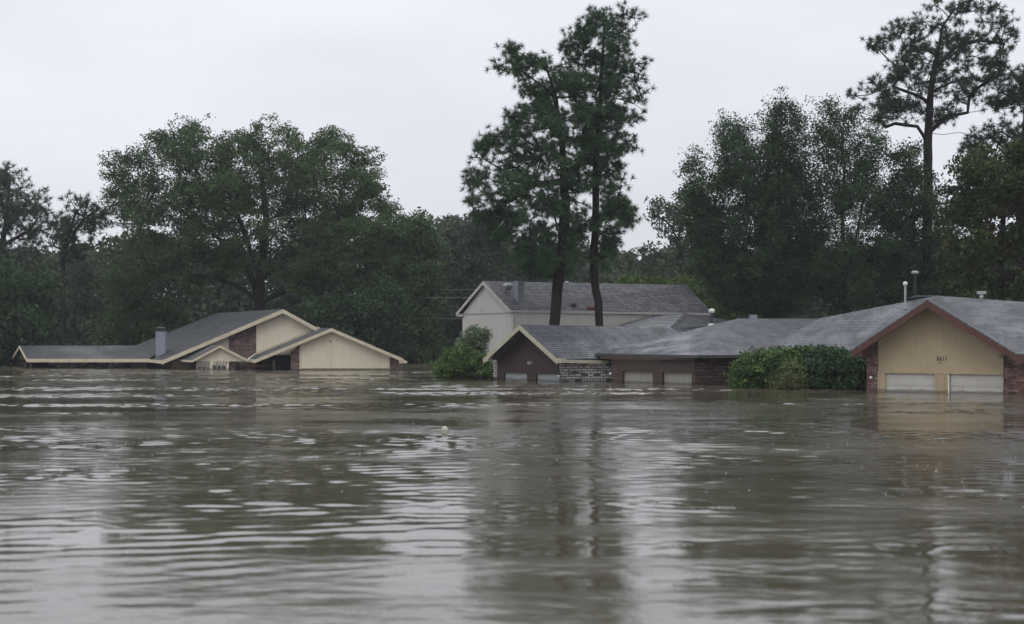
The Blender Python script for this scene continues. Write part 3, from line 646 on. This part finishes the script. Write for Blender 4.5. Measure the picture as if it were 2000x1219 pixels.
part('vent_pipe', MB().lathe((c.x, c.y, c.z), [(.11, -1), (.11, 1.35)], 10), 'dark', rf5)
part('vent_cap', MB().lathe((c.x, c.y, c.z + 1.33), [(.2, 0), (.22, .05), (.22, .12), (.15, .17), (.01, .18)], 14), 'galv', h5)
c = P3(1916.5, 586, 83.6)
part('vent_pipe', MB().lathe((c.x, c.y, c.z), [(.09, -.4), (.09, .12), (.13, .15), (.1, .3)], 10), 'galv', rf5)
part('vent_cap', MB().box((c.x, c.y, c.z + .40), .46, .3, .17), 'galv', h5)
part('ridge_cap', MB().tube([P3(1775, 582, 85.5), P3(1790, 579.5, 85.5), P3(1812, 579.5, 85.2), P3(1829, 576.7, 84.8)], [.03, .08, .08, .03], 6), 'shingle_dark', rf5)

# ============================================================ VEGETATION
def inside(poly, pts):
    x, y = pts[:, 0], pts[:, 1]; r = np.zeros(len(pts), bool); n = len(poly)
    for i in range(n):
        x0, y0 = poly[i]; x1, y1 = poly[(i + 1) % n]
        c = ((y0 > y) != (y1 > y)) & (x < (x1 - x0) * (y - y0) / (y1 - y0 + 1e-12) + x0)
        r ^= c
    return r
def edge_dist(poly, pts):
    d = np.full(len(pts), 1e9); n = len(poly)
    for i in range(n):
        a = np.array(poly[i]); b = np.array(poly[(i + 1) % n]); ab = b - a
        t = np.clip(((pts - a) @ ab) / (ab @ ab + 1e-12), 0, 1)
        d = np.minimum(d, np.linalg.norm(pts - (a + t[:, None] * ab), axis=1))
    return d
def leaves_mesh(name, cent, size, normal_dir=None, aspect=.55, mat='leaf_oak', parent=None, rnd=None, needles=False):
    """cent: (n,3) world points; size: (n,). One small face per leaf."""
    n = len(cent); b = np.array(world_loc(parent)) if parent else np.zeros(3)
    d = rng.normal(size=(n, 3)) if normal_dir is None else normal_dir + rng.normal(size=(n, 3)) * .35
    d /= np.linalg.norm(d, axis=1)[:, None]
    q = rng.normal(size=(n, 3)); w = np.cross(d, q); w /= np.linalg.norm(w, axis=1)[:, None] + 1e-9
    s = size[:, None]; c = cent - b
    if needles:
        V_ = np.stack([c - w * s * aspect * .5, c + w * s * aspect * .5, c + d * s], 1); k = 3
    else:
        V_ = np.stack([c - d * s * .5, c + w * s * aspect * .5, c + d * s * .5, c - w * s * aspect * .5], 1); k = 4
    me = bpy.data.meshes.new(name)
    me.vertices.add(n * k); me.vertices.foreach_set('co', V_.reshape(-1).astype(np.float32))
    me.loops.add(n * k); me.loops.foreach_set('vertex_index', np.arange(n * k, dtype=np.int32))
    me.polygons.add(n); me.polygons.foreach_set('loop_start', np.arange(0, n * k, k, dtype=np.int32)); me.polygons.foreach_set('loop_total', np.full(n, k, np.int32))
    me.update(calc_edges=True)
    at = me.attributes.new('rnd', 'FLOAT', 'FACE'); at.data.foreach_set('value', (rnd if rnd is not None else rng.random(n)).astype(np.float32))
    me.materials.append(M[mat])
    o = bpy.data.objects.new(name, me); COL.objects.link(o)
    if parent: o.parent = parent
    return o
def grow(poly_px, D, thick, n_clump, rc, seed):
    """clump centres spread through an uneven crown volume"""
    g = np.random.default_rng(seed)
    s = D / F; poly = [((x - 1000) * s, H - (y - YH) * s) for x, y in poly_px]
    P = np.array(poly); lo, hi = P.min(0), P.max(0)
    pts = g.uniform(lo, hi, size=(n_clump * 60, 2)); pts = pts[inside(poly, pts)]
    ed = edge_dist(poly, pts); keep = ed > rc * .38; pts, ed = pts[keep], ed[keep]
    mx = max(ed.max(), .1) if len(ed) else 1
    hd = thick * np.sqrt(np.clip(ed / (.6 * mx), .05, 1))
    y = g.uniform(-1, 1, len(pts)) * hd
    C3 = np.column_stack([pts[:, 0], y + D, pts[:, 1]])
    sel = []
    # keep clumps apart so that gaps stay between them
    for c in C3:
        if len(sel) >= n_clump: break
        if all((c[0] - q[0]) ** 2 + (c[1] - q[1]) ** 2 + (c[2] - q[2]) ** 2 > (rc * (.55 if rc < 1.12 else .72)) ** 2 for q in sel): sel.append(c)
    return np.array(sel)
def tree(name, label, cat, trunk, D, poly, thick, n_clump, rc, tufts, leaves, ls, mat, r0=.35, pine=False, seed=1, group=None,
         limbs=(), bark='bark_oak', tr=.42, flat=.7, first=None, aspect=.55, y0=0.0, zbot=-1.6):
    """trunk: picture polyline from foot to top; crown grows clumps joined to the trunk by real branches"""
    g = np.random.default_rng(seed * 77 + 5)
    base = G2(trunk[0][0], D); base.y += 0
    root = thing(name, label, cat, base, group)
    C3 = grow(poly, D, thick, n_clump, rc, seed)
    T = [np.array(P3(x, y, D)) for x, y in trunk]
    foot = T[0].copy(); foot[2] = zbot
    T = [foot] + T if T[0][2] > zbot + .3 else T
    nodes, par, fixed = [], [], []
    def add_line(line, p):
        for q in line:
            a = nodes[p] if p >= 0 else None
            if a is None: nodes.append(q); par.append(-1); p = 0; continue
            m = max(1, int(np.linalg.norm(q - a) / (rc * .8)))
            for i in range(1, m + 1):
                jit = g.normal(size=3) * .03 * (i < m)
                nodes.append(a + (q - a) * i / m + jit); par.append(p); p = len(nodes) - 1
        return p
    add_line(T, -1); ntr = len(nodes)
    trunk_ids = list(range(ntr))
    for lm in limbs:
        pts = [np.array(P3(x, y, D)) + np.array([0, lm[0] * (i / max(1, len(lm) - 2)), 0]) for i, (x, y) in enumerate(lm[1:])]
        k = int(np.argmin([np.linalg.norm(nodes[j] - pts[0]) for j in trunk_ids]))
        add_line(pts[1:], trunk_ids[k])
    Z0 = first if first is not None else T[0][2] + .25 * (T[-1][2] - T[0][2])
    attach = [i for i, q in enumerate(nodes) if q[2] > Z0 or i >= ntr]
    ax = np.array(T)
    d0 = [np.min(np.linalg.norm(ax - c, axis=1)) for c in C3]
    NA = np.array(nodes)
    d0 = [np.min(np.linalg.norm(NA[attach] - c, axis=1)) for c in C3]
    order = np.argsort(d0); cl_node = []
    for i in order:
        c = C3[i]; A_ = np.array([nodes[j] for j in attach]); v = c - A_
        dist = np.linalg.norm(v, axis=1); rise = v[:, 2] / (dist + 1e-6)
        cost = dist * (1 + .9 * np.clip((.15 if not pine else -.1) - rise, 0, 2))
        j = attach[int(np.argmin(cost))]; a = nodes[j]
        mid = a + (c - a) * .5 + np.array([0, 0, (.08 if not pine else -.05) * np.linalg.norm(c - a)]) + g.normal(size=3) * .06 * np.linalg.norm(c - a)
        nodes.append(mid); par.append(j); nodes.append(c); par.append(len(nodes) - 2)
        attach += [len(nodes) - 2, len(nodes) - 1]; cl_node.append(len(nodes) - 1)
    # pipe-model radii
    n = len(nodes); wgt = np.zeros(n)
    for i in cl_node: wgt[i] += 1
    for i in range(n - 1, 0, -1): wgt[par[i]] += max(wgt[i], .15)
    rad = r0 * (np.maximum(wgt, .4) / max(wgt[0], 1)) ** .5
    for i in range(ntr): rad[i] = max(rad[i], r0 * (1 - .8 * i / ntr)) if i < ntr else rad[i]
    rad[0] *= 1.15
    mb = MB(); done = set()
    kids = {}
    for i in range(1, n): kids.setdefault(par[i], []).append(i)
    starts = [(0, None)]
    while starts:
        s0, pre = starts.pop(); chain = ([pre] if pre is not None else []) + [s0]
        cur = s0
        while kids.get(cur):
            ks = sorted(kids[cur], key=lambda q: -rad[q] - (1 if (cur < ntr and q < ntr) else 0))
            for q in ks[1:]: starts.append((q, cur))
            cur = ks[0]; chain.append(cur)
        if len(chain) > 1:
            rr_ = [rad[q] for q in chain]
            if pre is not None: rr_[0] = min(rr_[0], rr_[1] * 1.3)
            mb.tube([nodes[q] for q in chain], rr_, 8 if max(rr_) > .12 else 4, cap=False)
    # tufts
    K = len(C3); u = g.normal(size=(K, tufts, 3)); u /= np.linalg.norm(u, axis=2)[:, :, None]
    rr = g.random((K, tufts, 1)) ** .45 * rc * g.uniform(.7, 1.25, (K, 1, 1))
    Tc = C3[:, None, :] + u * rr * np.array([1, 1, flat])
    if pine:   # a few visible twigs per clump
        for a in range(K):
            for b_ in range(0, tufts, 2): mb.tube([C3[a], Tc[a, b_]], [.035, .015], 3, cap=False)
    else:
        for a in range(K):
            for b_ in range(0, tufts, 3): mb.tube([C3[a], Tc[a, b_]], [.03, .012], 3, cap=False)
    part('trunk', mb, bark, root, smooth=True)
    Tf = Tc.reshape(-1, 3); m = len(Tf)
    crnd = np.repeat(g.random(K), tufts)
    if pine:
        c = np.repeat(Tf, leaves, 0); nd = g.normal(size=(m * leaves, 3)) + np.array([0, 0, .35]) + np.repeat(u.reshape(-1, 3), leaves, 0) * .6
        nd /= np.linalg.norm(nd, axis=1)[:, None]
        rn = np.clip(.55 * np.repeat(crnd, leaves) + .45 * g.random(m * leaves), 0, 1)
        leaves_mesh('crown', c, ls * g.uniform(.7, 1.25, m * leaves), nd, aspect, mat, root, rn, True)
    else:
        bl = g.normal(size=(m * leaves, 3)); bl /= np.linalg.norm(bl, axis=1)[:, None]
        c = np.repeat(Tf, leaves, 0) + bl * g.random((m * leaves, 1)) ** .5 * tr * 1.9 * np.array([1, 1, .7])
        rn = np.clip(.5 * np.repeat(crnd, leaves) + .5 * g.random(m * leaves), 0, 1)
        leaves_mesh('crown', c, ls * g.uniform(.6, 1.35, m * leaves), None, aspect, mat, root, rn)
    return root
PINES = 'twin pines in the middle'
tree('pine_tree', 'thicker straighter pine, left one of the twin pines before the two storey house', 'tree',
     [(1082, 640), (1086, 600), (1091, 540), (1099, 470), (1103, 380), (1098, 280), (1085, 190), (1070, 140)], 103.5,
     [(957, 165), (965, 85), (1000, 66), (1040, 92), (1075, 120), (1110, 115), (1145, 150), (1165, 230), (1165, 330), (1150, 450), (1130, 525), (1080, 545), (1010, 555), (975, 530), (975, 490), (950, 470), (925, 440), (898, 395), (890, 335), (930, 325), (932, 280), (950, 252), (985, 245), (980, 225), (1010, 200), (1015, 165), (985, 160)],
     4.2, 215, .95, 14, 44, .40, 'leaf_pine', r0=.36, pine=True, seed=3, group=PINES, bark='bark', aspect=.085, first=6.0,
     limbs=[(-1, (1090, 200), (1060, 170), (1030, 150), (1000, 130)), (1, (1100, 350), (1040, 360), (1000, 390), (970, 392))])
tree('pine_tree', 'tall thin pine with the bent dark trunk, right and taller one of the twin pines', 'tree',
     [(1171, 640), (1169, 590), (1161, 545), (1163, 430), (1164, 300), (1172, 200), (1177, 110), (1180, 45)], 104.5,
     [(1092, 95), (1108, 62), (1140, 45), (1152, 18), (1190, 12), (1250, 18), (1256, 75), (1238, 92), (1262, 135), (1258, 170), (1288, 212), (1268, 230), (1232, 240), (1245, 290), (1222, 350), (1228, 400), (1266, 470), (1242, 492), (1205, 485), (1195, 535), (1160, 530), (1148, 450), (1135, 330), (1125, 200), (1098, 140)],
     3.4, 140, .9, 14, 44, .40, 'leaf_pine', r0=.27, pine=True, seed=5, group=PINES, bark='bark', aspect=.085, first=6.0,
     limbs=[(1, (1163, 230), (1200, 190), (1240, 200), (1265, 215))])
tree('oak_tree', 'huge spreading dark oak behind the house with number 10334', 'tree',
     [(508, 640), (508, 590), (508, 545), (514, 500), (520, 430), (510, 340), (500, 280)], 158,
     [(210, 345), (218, 312), (248, 300), (252, 278), (288, 266), (330, 250), (372, 240), (398, 232), (425, 245), (445, 258), (480, 240), (520, 234), (560, 248), (602, 252), (640, 246), (682, 252), (695, 285), (732, 290), (737, 330), (765, 360), (778, 400), (792, 440), (792, 500), (760, 560), (700, 590), (640, 600), (590, 590), (560, 545), (480, 530), (430, 560), (380, 580), (320, 560), (260, 600), (205, 590), (195, 530), (232, 500), (245, 460), (218, 420), (213, 380)],
     9.0, 400, 1.8, 18, 25, .26, 'leaf_oak', r0=.62, seed=7, tr=.36, first=6.0,
     limbs=[(-4, (508, 590), (470, 560), (430, 545), (385, 540)), (3, (508, 575), (480, 520), (430, 470), (380, 430), (330, 400)), (-3, (508, 585), (555, 570), (610, 545), (670, 540)), (4, (508, 560), (560, 500), (620, 440), (660, 400)), (2, (512, 530), (470, 440), (440, 370), (420, 300))])
tree('pine_tree', 'airy pine cut by the left edge of the view', 'tree', [(8, 700), (10, 600), (5, 480), (15, 400), (20, 350)], 168,
     [(-60, 340), (5, 322), (35, 326), (42, 352), (80, 362), (108, 390), (112, 425), (98, 455), (92, 500), (60, 530), (-60, 530)], 4, 75, 1.5, 12, 26, .6, 'leaf_grey', r0=.4, pine=True, seed=9, bark='bark', aspect=.12,
     limbs=[(1, (8, 460), (40, 410), (60, 370)), (-1, (8, 480), (60, 450), (95, 410))])
tree('pine_tree', 'small crooked pine between the left edge pine and the huge oak', 'tree', [(125, 700), (124, 600), (122, 540), (124, 490), (138, 445), (150, 410)], 165,
     [(96, 445), (112, 418), (140, 418), (134, 388), (150, 374), (172, 382), (178, 410), (188, 393), (214, 390), (217, 428), (195, 442), (205, 462), (185, 492), (155, 478), (165, 505), (120, 515), (95, 485)], 3, 30, 1.3, 11, 26, .6, 'leaf_pine_dark', r0=.3, pine=True, seed=11, bark='bark', aspect=.12,
     limbs=[(1, (123, 510), (150, 490), (180, 480)), (-1, (124, 490), (165, 430), (195, 410)), (0, (123, 500), (105, 480), (100, 460))])
tree('broadleaf_tree', 'very dark tree filling the left edge beside the long low wing', 'tree', [(30, 715), (30, 640), (30, 540)], 142,
     [(-80, 505), (0, 500), (50, 512), (92, 530), (112, 600), (106, 680), (92, 722), (-80, 722)], 5, 85, 1.5, 13, 13, .4, 'leaf_dark', r0=.35, seed=13, tr=.5, first=.5)
tree('broadleaf_tree', 'hazy grey green tree behind the long low wing, left of the oak', 'tree', [(160, 715), (165, 620), (170, 540)], 172,
     [(95, 530), (140, 498), (185, 505), (215, 560), (225, 640), (215, 720), (95, 720)], 4, 60, 1.6, 12, 12, .42, 'leaf_grey', r0=.3, seed=15, tr=.5, first=.5)
tree('broadleaf_tree', 'dim green tree directly behind the wing chimney', 'tree', [(270, 715), (275, 640), (280, 590)], 160,
     [(175, 640), (205, 575), (250, 560), (300, 580), (360, 590), (400, 620), (400, 700), (180, 720)], 4, 70, 1.4, 12, 13, .38, 'leaf_oak', r0=.3, seed=17, tr=.45, first=.5)
tree('broadleaf_tree', 'broad dark tree rising right behind the cream garage gable', 'tree', [(690, 715), (695, 640), (700, 580)], 150,
     [(560, 600), (600, 580), (680, 560), (760, 540), (800, 590), (805, 722), (620, 722), (600, 640)], 5, 100, 1.5, 13, 13, .38, 'leaf_dark', r0=.32, seed=19, tr=.45, first=.5)
tree('broadleaf_tree', 'tall rounded dark green tree just right of the huge oak', 'tree', [(805, 715), (805, 640), (812, 540), (815, 470)], 160,
     [(745, 470), (768, 430), (800, 413), (840, 420), (862, 450), (868, 560), (862, 725), (765, 725), (740, 580)], 5, 110, 1.5, 14, 13, .4, 'leaf_oak', r0=.35, seed=21, tr=.45, first=1)
tree('broadleaf_tree', 'dark green tree left of the two storey house behind its gable', 'tree', [(900, 715), (900, 640), (895, 540), (890, 460)], 172,
     [(845, 440), (872, 414), (905, 418), (935, 405), (985, 440), (1000, 540), (985, 640), (960, 722), (850, 722), (855, 560)], 5, 120, 1.6, 13, 13, .42, 'leaf_grey', r0=.35, seed=23, tr=.5, first=1)
tree('broadleaf_tree', 'tree glimpsed behind the twin pine trunks above the long roof', 'tree', [(1080, 715), (1085, 600), (1090, 520)], 165,
     [(985, 480), (1040, 450), (1120, 460), (1180, 480), (1215, 500), (1225, 570), (1210, 640), (985, 640)], 4, 60, 1.6, 11, 11, .42, 'leaf_grey', r0=.3, seed=25, tr=.5, first=1)
tree('broadleaf_tree', 'thin leaved grey tree with bare curling branches, between the pines and the right hand trees', 'tree',
     [(1345, 715), (1345, 620), (1335, 540), (1325, 470), (1330, 420)], 150,
     [(1262, 402), (1282, 384), (1312, 396), (1330, 368), (1372, 364), (1405, 400), (1410, 520), (1385, 612), (1290, 612), (1225, 560), (1210, 492), (1250, 478), (1300, 470), (1272, 446)], 4, 90, 1.0, 10, 9, .36, 'leaf_grey', r0=.3, seed=27, tr=.3, first=2,
     limbs=[(0, (1335, 470), (1310, 440), (1290, 425), (1275, 400))])
tree('bush', 'bright yellow green bushes of vine showing over the right end of the two storey roof', 'shrub',
     [(1330, 715), (1335, 640), (1335, 590)], 133,
     [(1205, 548), (1225, 528), (1262, 535), (1300, 548), (1342, 528), (1368, 545), (1392, 575), (1440, 598), (1455, 640), (1200, 640)], 2, 95, .75, 10, 12, .26, 'leaf_bright', r0=.12, seed=29, tr=.3, first=1)
tree('broadleaf_tree', 'big feathery dark tree, tallest left part of the right hand clump', 'tree',
     [(1500, 715), (1500, 620), (1495, 520), (1490, 420), (1500, 320), (1510, 250)], 122,
     [(1333, 350), (1342, 290), (1370, 288), (1384, 350), (1402, 300), (1398, 240), (1440, 233), (1458, 243), (1472, 285), (1500, 215), (1520, 198), (1545, 205), (1570, 225), (1584, 330), (1600, 400), (1600, 520), (1570, 615), (1450, 622), (1395, 605), (1365, 545), (1345, 480), (1335, 420)],
     5.5, 330, 1.05, 16, 24, .19, 'leaf_dark', r0=.34, seed=31, tr=.36, first=2, flat=1.25)
tree('broadleaf_tree', 'open dark tree with slender forked stems right of the feathery tree', 'tree',
     [(1655, 715), (1655, 620), (1652, 520), (1645, 420), (1650, 320), (1640, 240)], 118,
     [(1578, 240), (1588, 205), (1622, 193), (1642, 218), (1682, 228), (1722, 238), (1734, 282), (1716, 330), (1742, 380), (1765, 450), (1765, 618), (1600, 618), (1572, 500), (1580, 350)],
     4.5, 165, 1.05, 15, 22, .19, 'leaf_dark', r0=.28, seed=33, tr=.36, first=2, flat=1.1,
     limbs=[(1, (1653, 540), (1680, 440), (1700, 340)), (-1, (1655, 560), (1700, 500), (1740, 430))])
tree('pine_tree', 'tall wide pine with crooked bare limbs at the upper right', 'tree',
     [(1808, 640), (1810, 540), (1812, 420), (1812, 330), (1813, 260), (1818, 180), (1830, 110), (1842, 50)], 121,
     [(1680, 95), (1694, 50), (1722, 58), (1752, 33), (1785, 26), (1815, 3), (1850, -10), (1910, 0), (1962, 13), (1995, 48), (1998, 88), (1978, 108), (1976, 132), (1962, 162), (1925, 182), (1885, 212), (1905, 235), (1935, 242), (1905, 262), (1845, 262), (1818, 245), (1770, 240), (1715, 250), (1688, 228), (1648, 205), (1650, 170), (1700, 165), (1705, 140), (1738, 125), (1715, 108)],
     4.5, 108, 1.0, 13, 38, .44, 'leaf_pine_dark', r0=.36, pine=True, seed=35, bark='bark', aspect=.09, first=13,
     limbs=[(-1, (1813, 275), (1790, 248), (1745, 243), (1708, 258), (1690, 280)), (1, (1815, 270), (1845, 262), (1880, 256), (1915, 268)), (0, (1820, 265), (1850, 228), (1890, 220), (1930, 214)), (-1, (1820, 205), (1790, 188), (1740, 172), (1700, 178)), (1, (1828, 130), (1870, 90), (1920, 76), (1970, 82)), (0, (1818, 190), (1860, 160), (1900, 150))])
tree('broadleaf_tree', 'dark undergrowth tree beneath the tall wide pine', 'tree', [(1780, 715), (1785, 620), (1785, 500), (1785, 400)], 119,
     [(1728, 300), (1758, 268), (1792, 288), (1806, 345), (1852, 350), (1872, 420), (1880, 620), (1735, 620), (1715, 470), (1722, 360)], 4, 120, 1.15, 14, 20, .22, 'leaf_dark', r0=.26, seed=37, tr=.38, first=2)
tree('pine_tree', 'dark pine at the right edge behind the olive green tree', 'tree', [(1990, 715), (1990, 500), (1995, 350), (2005, 200)], 126,
     [(1880, 300), (1905, 255), (1898, 200), (1928, 190), (1962, 150), (1990, 122), (2060, 115), (2080, 380), (1930, 380)], 4, 80, 1.1, 14, 36, .46, 'leaf_pine_dark', r0=.34, pine=True, seed=39, bark='bark', aspect=.09, first=9)
tree('cypress_tree', 'olive green drooping tree at the right edge above the 8611 roof', 'tree', [(1955, 715), (1955, 600), (1958, 450), (1960, 330)], 106,
     [(1846, 425), (1858, 350), (1885, 300), (1930, 276), (1990, 268), (2070, 290), (2090, 620), (1862, 620), (1838, 510)], 4.5, 190, 1.05, 14, 13, .30, 'leaf_olive', r0=.3, seed=41, tr=.34, first=2, flat=.6)
# bushes standing in the water
def bush(label, px, D, poly, thick, n, mat, seed, ls=.2, group=None, rc=.42, name='bush', leaves=15, extra=None, tr=.19):
    r_ = tree(name, label, 'bush', [(px, 650 + 9000 / D - 1), (px, (650 + 9000 / D) - 12)], D, poly, thick, n, rc, 7, leaves, ls, mat, r0=.06, seed=seed, tr=tr, first=-.5, group=group)
    return r_
bush('low round green bush at the left of the dark brown gabled house', 900, 100.5,
     [(852, 742), (854, 712), (866, 692), (885, 676), (915, 680), (945, 700), (962, 712), (964, 742)], 1.6, 110, 'leaf_hedge', 51, ls=.21)
bush('taller thin pale shrub sticking up behind the low round bush', 925, 102.5,
     [(888, 705), (893, 668), (902, 650), (918, 638), (940, 638), (956, 655), (953, 690), (955, 715), (895, 715)], .9, 80, 'leaf_shrub', 53, ls=.17, rc=.35, leaves=12, tr=.22)
bush('light green leafy hedge bush, left half of the hedge between brown and tan houses', 1500, 83.5,
     [(1434, 764), (1430, 730), (1440, 705), (1462, 688), (1500, 684), (1540, 680), (1580, 680), (1615, 684), (1625, 720), (1620, 764)], 1.5, 250, 'leaf_hedge', 55)
bush('darker glossy hedge bush against the red brick pier of the tan house', 1640, 82.2,
     [(1572, 768), (1572, 700), (1582, 682), (1620, 680), (1655, 684), (1690, 690), (1700, 706), (1698, 768)], 1.4, 200, 'leaf_hedge_dark', 57)
bush('yellowish paler shrub showing in the middle of the hedge', 1540, 81.6,
     [(1505, 764), (1512, 730), (1530, 712), (1555, 705), (1572, 725), (1568, 766)], .6, 42, 'leaf_brown', 59, ls=.14)
# far woods: one dark mass nobody could count
def far_woods():
    g = np.random.default_rng(90)
    prof = [(-200, 470), (60, 495), (130, 500), (200, 468), (260, 458), (330, 468), (500, 500), (700, 470), (780, 440), (900, 430), (960, 470), (1100, 490), (1250, 505), (1350, 480), (1500, 500), (2200, 450)]
    D = 205; s = D / F; n = 250000
    px = g.uniform(-200, 2200, n); top = np.interp(px, [p[0] for p in prof], [p[1] for p in prof])
    lump = np.array([noise.noise(Vector((x * .018, 3.1, 0))) * 26 + noise.noise(Vector((x * .06, 8.1, 0))) * 12 for x in np.linspace(-200, 2200, 1200)])
    top = top + np.interp(px, np.linspace(-200, 2200, 1200), lump)
    py = top + (722 - top) * g.random(n) ** 1.1
    yy = D + g.uniform(-9, 9, n)
    c = np.column_stack([(px - 1000) * s, yy, H - (py - YH) * s])
    cell = np.array([noise.noise(Vector((a * .22, b_ * .22, z * .3))) for a, b_, z in c[:, :3]])
    keep = cell > -.22
    c = c[keep]; rn = np.clip(.5 + cell[keep] * .9 + g.normal(size=keep.sum()) * .2, 0, 1)
    o = leaves_mesh('far_woods', c, g.uniform(.35, .95, len(c)), None, .6, 'leaf_woods', None, rn); o['kind'] = 'stuff'; o['label'] = 'hazy mass of far trees along the flooded street'; o['category'] = 'woods'
far_woods()
# dark bank added as a backing, raised to block bright sky gaps in the far woods
b_ = MB().ext([(-300, 214, -1.5), (-300, 216, 1.0), (-300, 262, 8.5), (-300, 262, -1.5)], (600, 0, 0)); ob = part('ground', b_, 'bank_backing'); ob['kind'] = 'structure'

# ============================================================ wires, float, splashes
for i, (x0, y0, x1, y1) in enumerate(((660, 575, 960, 580.5), (780, 561, 960, 563.5), (690, 617, 960, 621))):
    D = 140; a, b = P3(x0 - 70, y0 + 2, 172), P3(x1 + 200, y1 + 1, 138)
    pts = [a + (b - a) * t + Vector((0, 0, -1.1 * 4 * t * (1 - t) * .1)) for t in [k / 12 for k in range(13)]]
    o = part('power_line', MB().tube(pts, .022, 5), 'wire', base=G2(800, D))
    tag(o, ('middle wire of the three strung across the dark trees right of the oak', 'topmost wire strung across the dark trees left of the two storey house', 'lowest faint wire strung across the dark trees, level with the house eave')[i], 'wire', 'wires strung in front of the trees')
fl_ = thing('float', 'small white round float bobbing alone on the open brown water', 'float', P3(868.5, 847, 45.7))
q = P3(868.5, 847, 45.7)
part('body', MB().lathe((q.x, q.y, -.05), [(.06, 0), (.088, .06), (.09, .16), (.088, .2), (.075, .24), (.045, .262), (.005, .267)], 18), 'float', fl_, smooth=True)
part('band', MB().lathe((q.x, q.y, .09), [(.092, 0), (.094, .02), (.092, .04)], 18), 'cream_trim', fl_, smooth=True)
def splashes():
    """little crowns and bubbles thrown up by rain on the flood"""
    g = random.Random(5); mb = MB()
    for i in range(2200):
        D = 26 + 62 * g.random() ** .8; px = g.uniform(-40, 2040); x = (px - 1000) / F * D
        if noise.noise(Vector((x * .12, D * .06, 4))) < -.05 and g.random() < .8: continue
        r = g.uniform(.006, .017); h = g.uniform(.005, .014)
        mb.lathe((x, D, -.002), [(r, 0), (r * .85, h * .6), (r * .3, h)], 6)
    o = part('rain_splashes', mb, 'bubble'); o['kind'] = 'stuff'; o['label'] = 'tiny raindrop bubbles scattered on the water'; o['category'] = 'rain'
m_, nt_, b__ = new_mat('bubble'); b__.inputs['Base Color'].default_value = (.5, .5, .48, 1); b__.inputs['Roughness'].default_value = .15; M['bubble'] = m_
splashes()

# ============================================================ rain haze
m_, nt_, b__ = new_mat('haze'); nt_.nodes.remove(b__)
pv_ = N(nt_, 'ShaderNodeVolumePrincipled'); pv_.inputs['Color'].default_value = (.86, .9, .95, 1); pv_.inputs['Density'].default_value = .00026
L(nt_, pv_.outputs[0], nt_.nodes['Material Output'].inputs['Volume']); M['haze'] = m_
hz = part('haze', MB().ext([(-260, -12, -2.6), (260, -12, -2.6), (260, 300, -2.6), (-260, 300, -2.6)], (0, 0, 42)), 'haze'); hz['kind'] = 'stuff'
